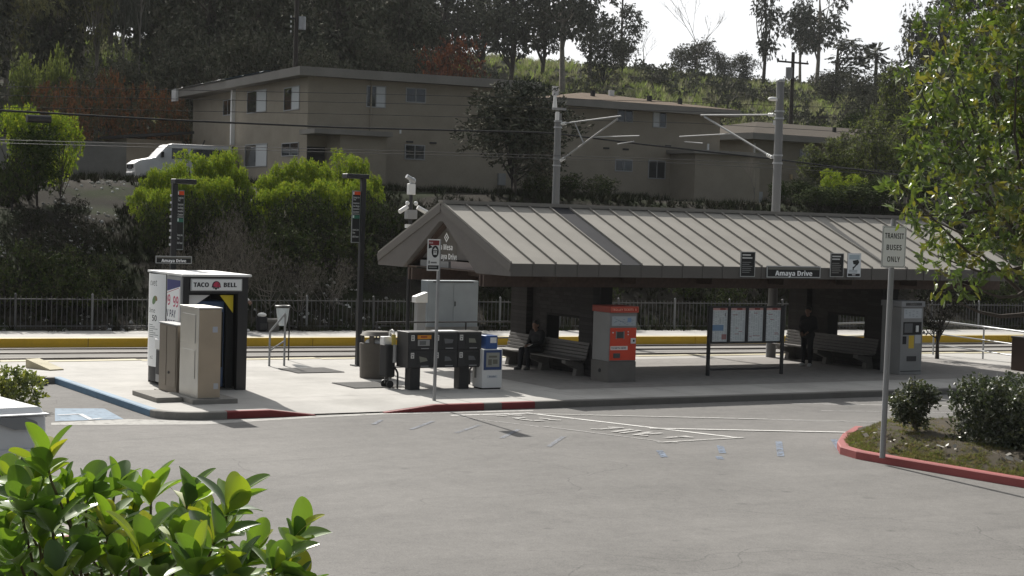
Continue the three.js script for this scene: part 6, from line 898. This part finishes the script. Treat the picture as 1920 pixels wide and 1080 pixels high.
// ---------- people ----------
function sdf(caps, res, k = 0.03, grow = 0) {
  let lo = V(9, 9, 9), hi = V(-9, -9, -9); for (const c of caps) for (const [x, y, z] of [[c[0], c[1], c[2]], [c[3], c[4], c[5]]]) { const R = Math.max(c[6], c[7]) + grow + 0.04; lo.min(V(x - R, y - R, z - R)); hi.max(V(x + R, y + R, z + R)); }
  const ce = lo.clone().add(hi).multiplyScalar(0.5), half = Math.max(hi.x - lo.x, hi.y - lo.y, hi.z - lo.z) / 2, mc = new MarchingCubes(res, new THREE.MeshStandardMaterial(), false, false, 60000), h = res / 2; mc.isolation = 0;
  for (let z = 0; z < res; z++) for (let y = 0; y < res; y++) for (let x = 0; x < res; x++) {
    const X = ce.x + (x - h) / h * half, Y = ce.y + (y - h) / h * half, Z = ce.z + (z - h) / h * half; let d = 1;
    for (const c of caps) { const bx = c[3] - c[0], by = c[4] - c[1], bz = c[5] - c[2], px = X - c[0], py = Y - c[1], pz = Z - c[2], q = Math.min(1, Math.max(0, (px * bx + py * by + pz * bz) / (bx * bx + by * by + bz * bz + 1e-9))); const e = Math.hypot(px - bx * q, py - by * q, pz - bz * q) - (c[6] + (c[7] - c[6]) * q) - grow; const u = Math.max(0, Math.min(1, 0.5 + 0.5 * (d - e) / k)); d = d * (1 - u) + e * u - k * u * (1 - u); }
    mc.field[x + y * res + z * res * res] = -d;
  }
  mc.update(); const n = mc.count, g = new THREE.BufferGeometry(); g.setAttribute('position', new THREE.BufferAttribute(mc.positionArray.slice(0, n * 3), 3)); g.setAttribute('normal', new THREE.BufferAttribute(mc.normalArray.slice(0, n * 3), 3)); g.scale(half, half, half); g.translate(ce.x, ce.y, ce.z); return g;
}
const mir = c => [-c[0], c[1], c[2], -c[3], c[4], c[5], c[6], c[7]];
function hand(w, dir, palm) { // wrist point, finger direction, palm normal: five bent fingers
  const s = new THREE.Vector3().crossVectors(dir, palm).normalize(), P = (a, b, c) => w.clone().addScaledVector(dir, a).addScaledVector(s, b).addScaledVector(palm, c), C = (a, b, r0, r1) => [a.x, a.y, a.z, b.x, b.y, b.z, r0, r1], cs = [];
  for (const b of [-0.022, 0, 0.022]) cs.push(C(P(0, b * 0.6, 0), P(0.085, b, 0), 0.019, 0.017));
  [[-0.033, 0.064], [-0.011, 0.075], [0.011, 0.07], [0.033, 0.055]].forEach(([b, L]) => { const k = P(0.09, b, 0), m = P(0.09 + L * 0.5, b * 1.05, 0.012), e = P(0.09 + L * 0.8, b * 1.05, 0.038); cs.push(C(k, m, 0.0095, 0.009), C(m, e, 0.009, 0.0075)); });
  cs.push(C(P(0.025, -0.03, 0), P(0.06, -0.055, 0.014), 0.012, 0.0105), C(P(0.06, -0.055, 0.014), P(0.09, -0.058, 0.03), 0.0105, 0.009)); return sdf(cs, 52, 0.006);
}
function head(c, turn) { // ellipsoid-like head with nose, jaw and ears, facing +z before the turn
  const cs = [[0, 0.035, -0.012, 0, 0.05, -0.02, 0.088, 0.086], [0, -0.055, 0.028, 0, 0.01, 0.02, 0.052, 0.072], [0, -0.012, 0.088, 0, 0.022, 0.082, 0.014, 0.009], [-0.082, -0.005, -0.01, -0.084, 0.025, -0.014, 0.015, 0.017], [0.082, -0.005, -0.01, 0.084, 0.025, -0.014, 0.015, 0.017], [-0.03, -0.052, 0.074, 0.03, -0.052, 0.074, 0.010, 0.010], [-0.04, 0.042, 0.068, 0.04, 0.042, 0.068, 0.014, 0.014]];
  const g = sdf(cs, 64, 0.02), hair = sdf([[0, 0.06, -0.03, 0, 0.05, -0.025, 0.098, 0.096], [0, -0.03, -0.06, 0, 0.03, -0.05, 0.06, 0.08]], 44, 0.02), eyes = merge([-1, 1].map(s => new THREE.SphereGeometry(0.011, 8, 6).translate(s * 0.032, 0.022, 0.078)));
  for (const q of [g, hair, eyes]) { q.rotateY(turn); q.translate(c.x, c.y, c.z); } return { g, hair, eyes };
}
const skin = mat([0.20, 0.11, 0.075], 0.6), hairM = mat([0.012, 0.010, 0.009], 0.6), eyeM = mat([0.02, 0.02, 0.02], 0.3);
function person(label, pos, turn, pose, look) { // pose: caps for torso, arms, legs in the person's own frame (facing +z)
  const t = thing('person', label, 'person', pos, turn), J = pose;
  const torso = [[-0.09, J.hip[1], J.hip[2], 0.09, J.hip[1], J.hip[2], 0.12, 0.12], [0, J.hip[1], J.hip[2], 0, J.chest[1], J.chest[2], 0.125, 0.135], [-0.1, J.chest[1], J.chest[2], 0.1, J.chest[1], J.chest[2], 0.115, 0.115], [-0.15, J.sh[1], J.sh[2], 0.15, J.sh[1], J.sh[2], 0.065, 0.065]];
  const neck = [[0, J.sh[1], J.sh[2], J.head[0], J.head[1] - 0.08, J.head[2] - 0.01, 0.058, 0.05]];
  const arms = [], legs = [], shoes = [];
  for (const a of J.arms) arms.push([...a[0], ...a[1], 0.058, 0.046], [...a[1], ...a[2], 0.045, 0.031]);
  for (const l of J.legs) { legs.push([...l[0], ...l[1], 0.092, 0.062], [...l[1], ...l[2], 0.062, 0.042]); shoes.push([l[2][0], l[2][1] - 0.03, l[2][2], l[2][0] + l[3][0], l[2][1] - 0.045, l[2][2] + l[3][1], 0.046, 0.04]); }
  const hd = head(V(...J.head), J.look || 0), hands = J.arms.map(a => { const d = V(...a[2]).sub(V(...a[1])).normalize(), p = V(...(a[3] || [0, 0, 1])); p.addScaledVector(d, -p.dot(d)).normalize(); return hand(V(...a[2]), d, p); });
  part(t, 'body', merge([sdf([...torso, ...neck, ...arms, ...legs], 84, 0.035), hd.g, ...hands]), look.skin || skin); part(t, 'hair', hd.hair, hairM); part(t, 'eyes', hd.eyes, eyeM);
  part(t, 'jacket', sdf([...torso, ...arms.map((c, i) => i % 2 ? [c[0], c[1], c[2], c[0] + (c[3] - c[0]) * 0.9, c[1] + (c[4] - c[1]) * 0.9, c[2] + (c[5] - c[2]) * 0.9, c[6], c[7]] : c)], 80, 0.035, 0.016), look.top); part(t, 'trousers', sdf([torso[0], ...legs], 76, 0.03, 0.014), look.bottom); part(t, 'shoes', sdf(shoes, 56, 0.01, 0.006), look.shoes); return t;
}
const blackCloth = mat([0.013, 0.013, 0.015], 0.9), darkCloth = mat([0.02, 0.02, 0.024], 0.9), jeans = mat([0.11, 0.15, 0.22], 0.95), whiteCloth = mat([0.66, 0.66, 0.66], 0.85), greyShoe = mat([0.5, 0.5, 0.49], 0.7), darkShoe = mat([0.10, 0.10, 0.10], 0.6);
const stand = { hip: [0, 0.92, 0], chest: [0, 1.22, 0.0], sh: [0, 1.40, -0.02], head: [0, 1.585, 0.02], arms: [[[-0.19, 1.38, -0.02], [-0.24, 1.12, -0.03], [-0.10, 0.98, 0.19], [0, -1, 0.3]], [[0.19, 1.38, -0.02], [0.24, 1.12, -0.03], [0.10, 1.0, 0.19], [0, -1, 0.3]]], legs: [[[-0.09, 0.9, 0], [-0.10, 0.49, 0.02], [-0.11, 0.08, -0.01], [-0.02, 0.15]], [[0.09, 0.9, 0], [0.105, 0.49, 0.03], [0.12, 0.08, 0.03], [0.03, 0.15]]] };
person('person in black clothes standing in front of the slatted bench', [33.33, PY, -39.88], -1.1, stand, { top: blackCloth, bottom: blackCloth, shoes: greyShoe });
const sit = { hip: [0, 0.53, -0.02], chest: [0, 0.83, -0.06], sh: [0, 1.0, -0.04], head: [0, 1.18, 0.04], arms: [[[-0.19, 0.98, -0.04], [-0.23, 0.74, 0.03], [-0.06, 0.66, 0.27], [0, -0.8, 0.5]], [[0.19, 0.98, -0.04], [0.23, 0.74, 0.04], [0.07, 0.68, 0.27], [0, -0.8, 0.5]]], legs: [[[-0.09, 0.53, 0.02], [-0.12, 0.53, 0.43], [-0.12, 0.08, 0.48], [-0.02, 0.14]], [[0.09, 0.53, 0.02], [0.11, 0.55, 0.43], [0.08, 0.08, 0.36], [0.02, 0.14]]] };
person('person in dark clothes sitting on the slatted bench', [24.5, PY, -40.55], -Math.PI / 2 + 0.25, sit, { top: blackCloth, bottom: darkCloth, shoes: darkShoe });
solo('folded_paper', 'white folded paper on the knee of the sitting person', 'paper', box(-0.06, 0, -0.1, 0.06, 0.008, 0.1).rotateZ(0.5).translate(24.22, PY + 0.665, -40.45), M.white);
{ const p = G(482, 622, 0.26); person('person in jeans and white shirt waiting on the far platform behind the kiosk', [p.x - 0.5, 0.262, p.z - 0.1], 0.9, stand, { top: whiteCloth, bottom: jeans, shoes: whiteCloth });
  const t = thing('stone_seat', 'low dark concrete seat on the far platform behind the kiosk', 'seat', [p.x + 0.62, 0.26, p.z - 0.3]); part(t, 'base', box(-0.2, 0, -0.2, 0.2, 0.3, 0.2, 0.02), M.concreteDark); part(t, 'seat_slab', box(-0.34, 0.301, -0.3, 0.34, 0.4, 0.3, 0.03), M.concreteDark);
  const b = thing('backpack', 'black and white backpack standing on the far platform by the person in jeans', 'backpack', [p.x + 0.2, 0.262, p.z - 0.1]); part(b, 'bag', box(-0.17, 0, -0.12, 0.17, 0.5, 0.12, 0.08), darkCloth); part(b, 'pocket', box(-0.12, 0.06, 0.121, 0.12, 0.28, 0.17, 0.02), M.dark); part(b, 'towel', new THREE.SphereGeometry(0.13, 12, 8).scale(1.2, 0.6, 1).translate(0, 0.54, 0), M.white); }
renderer.render(scene, camera);
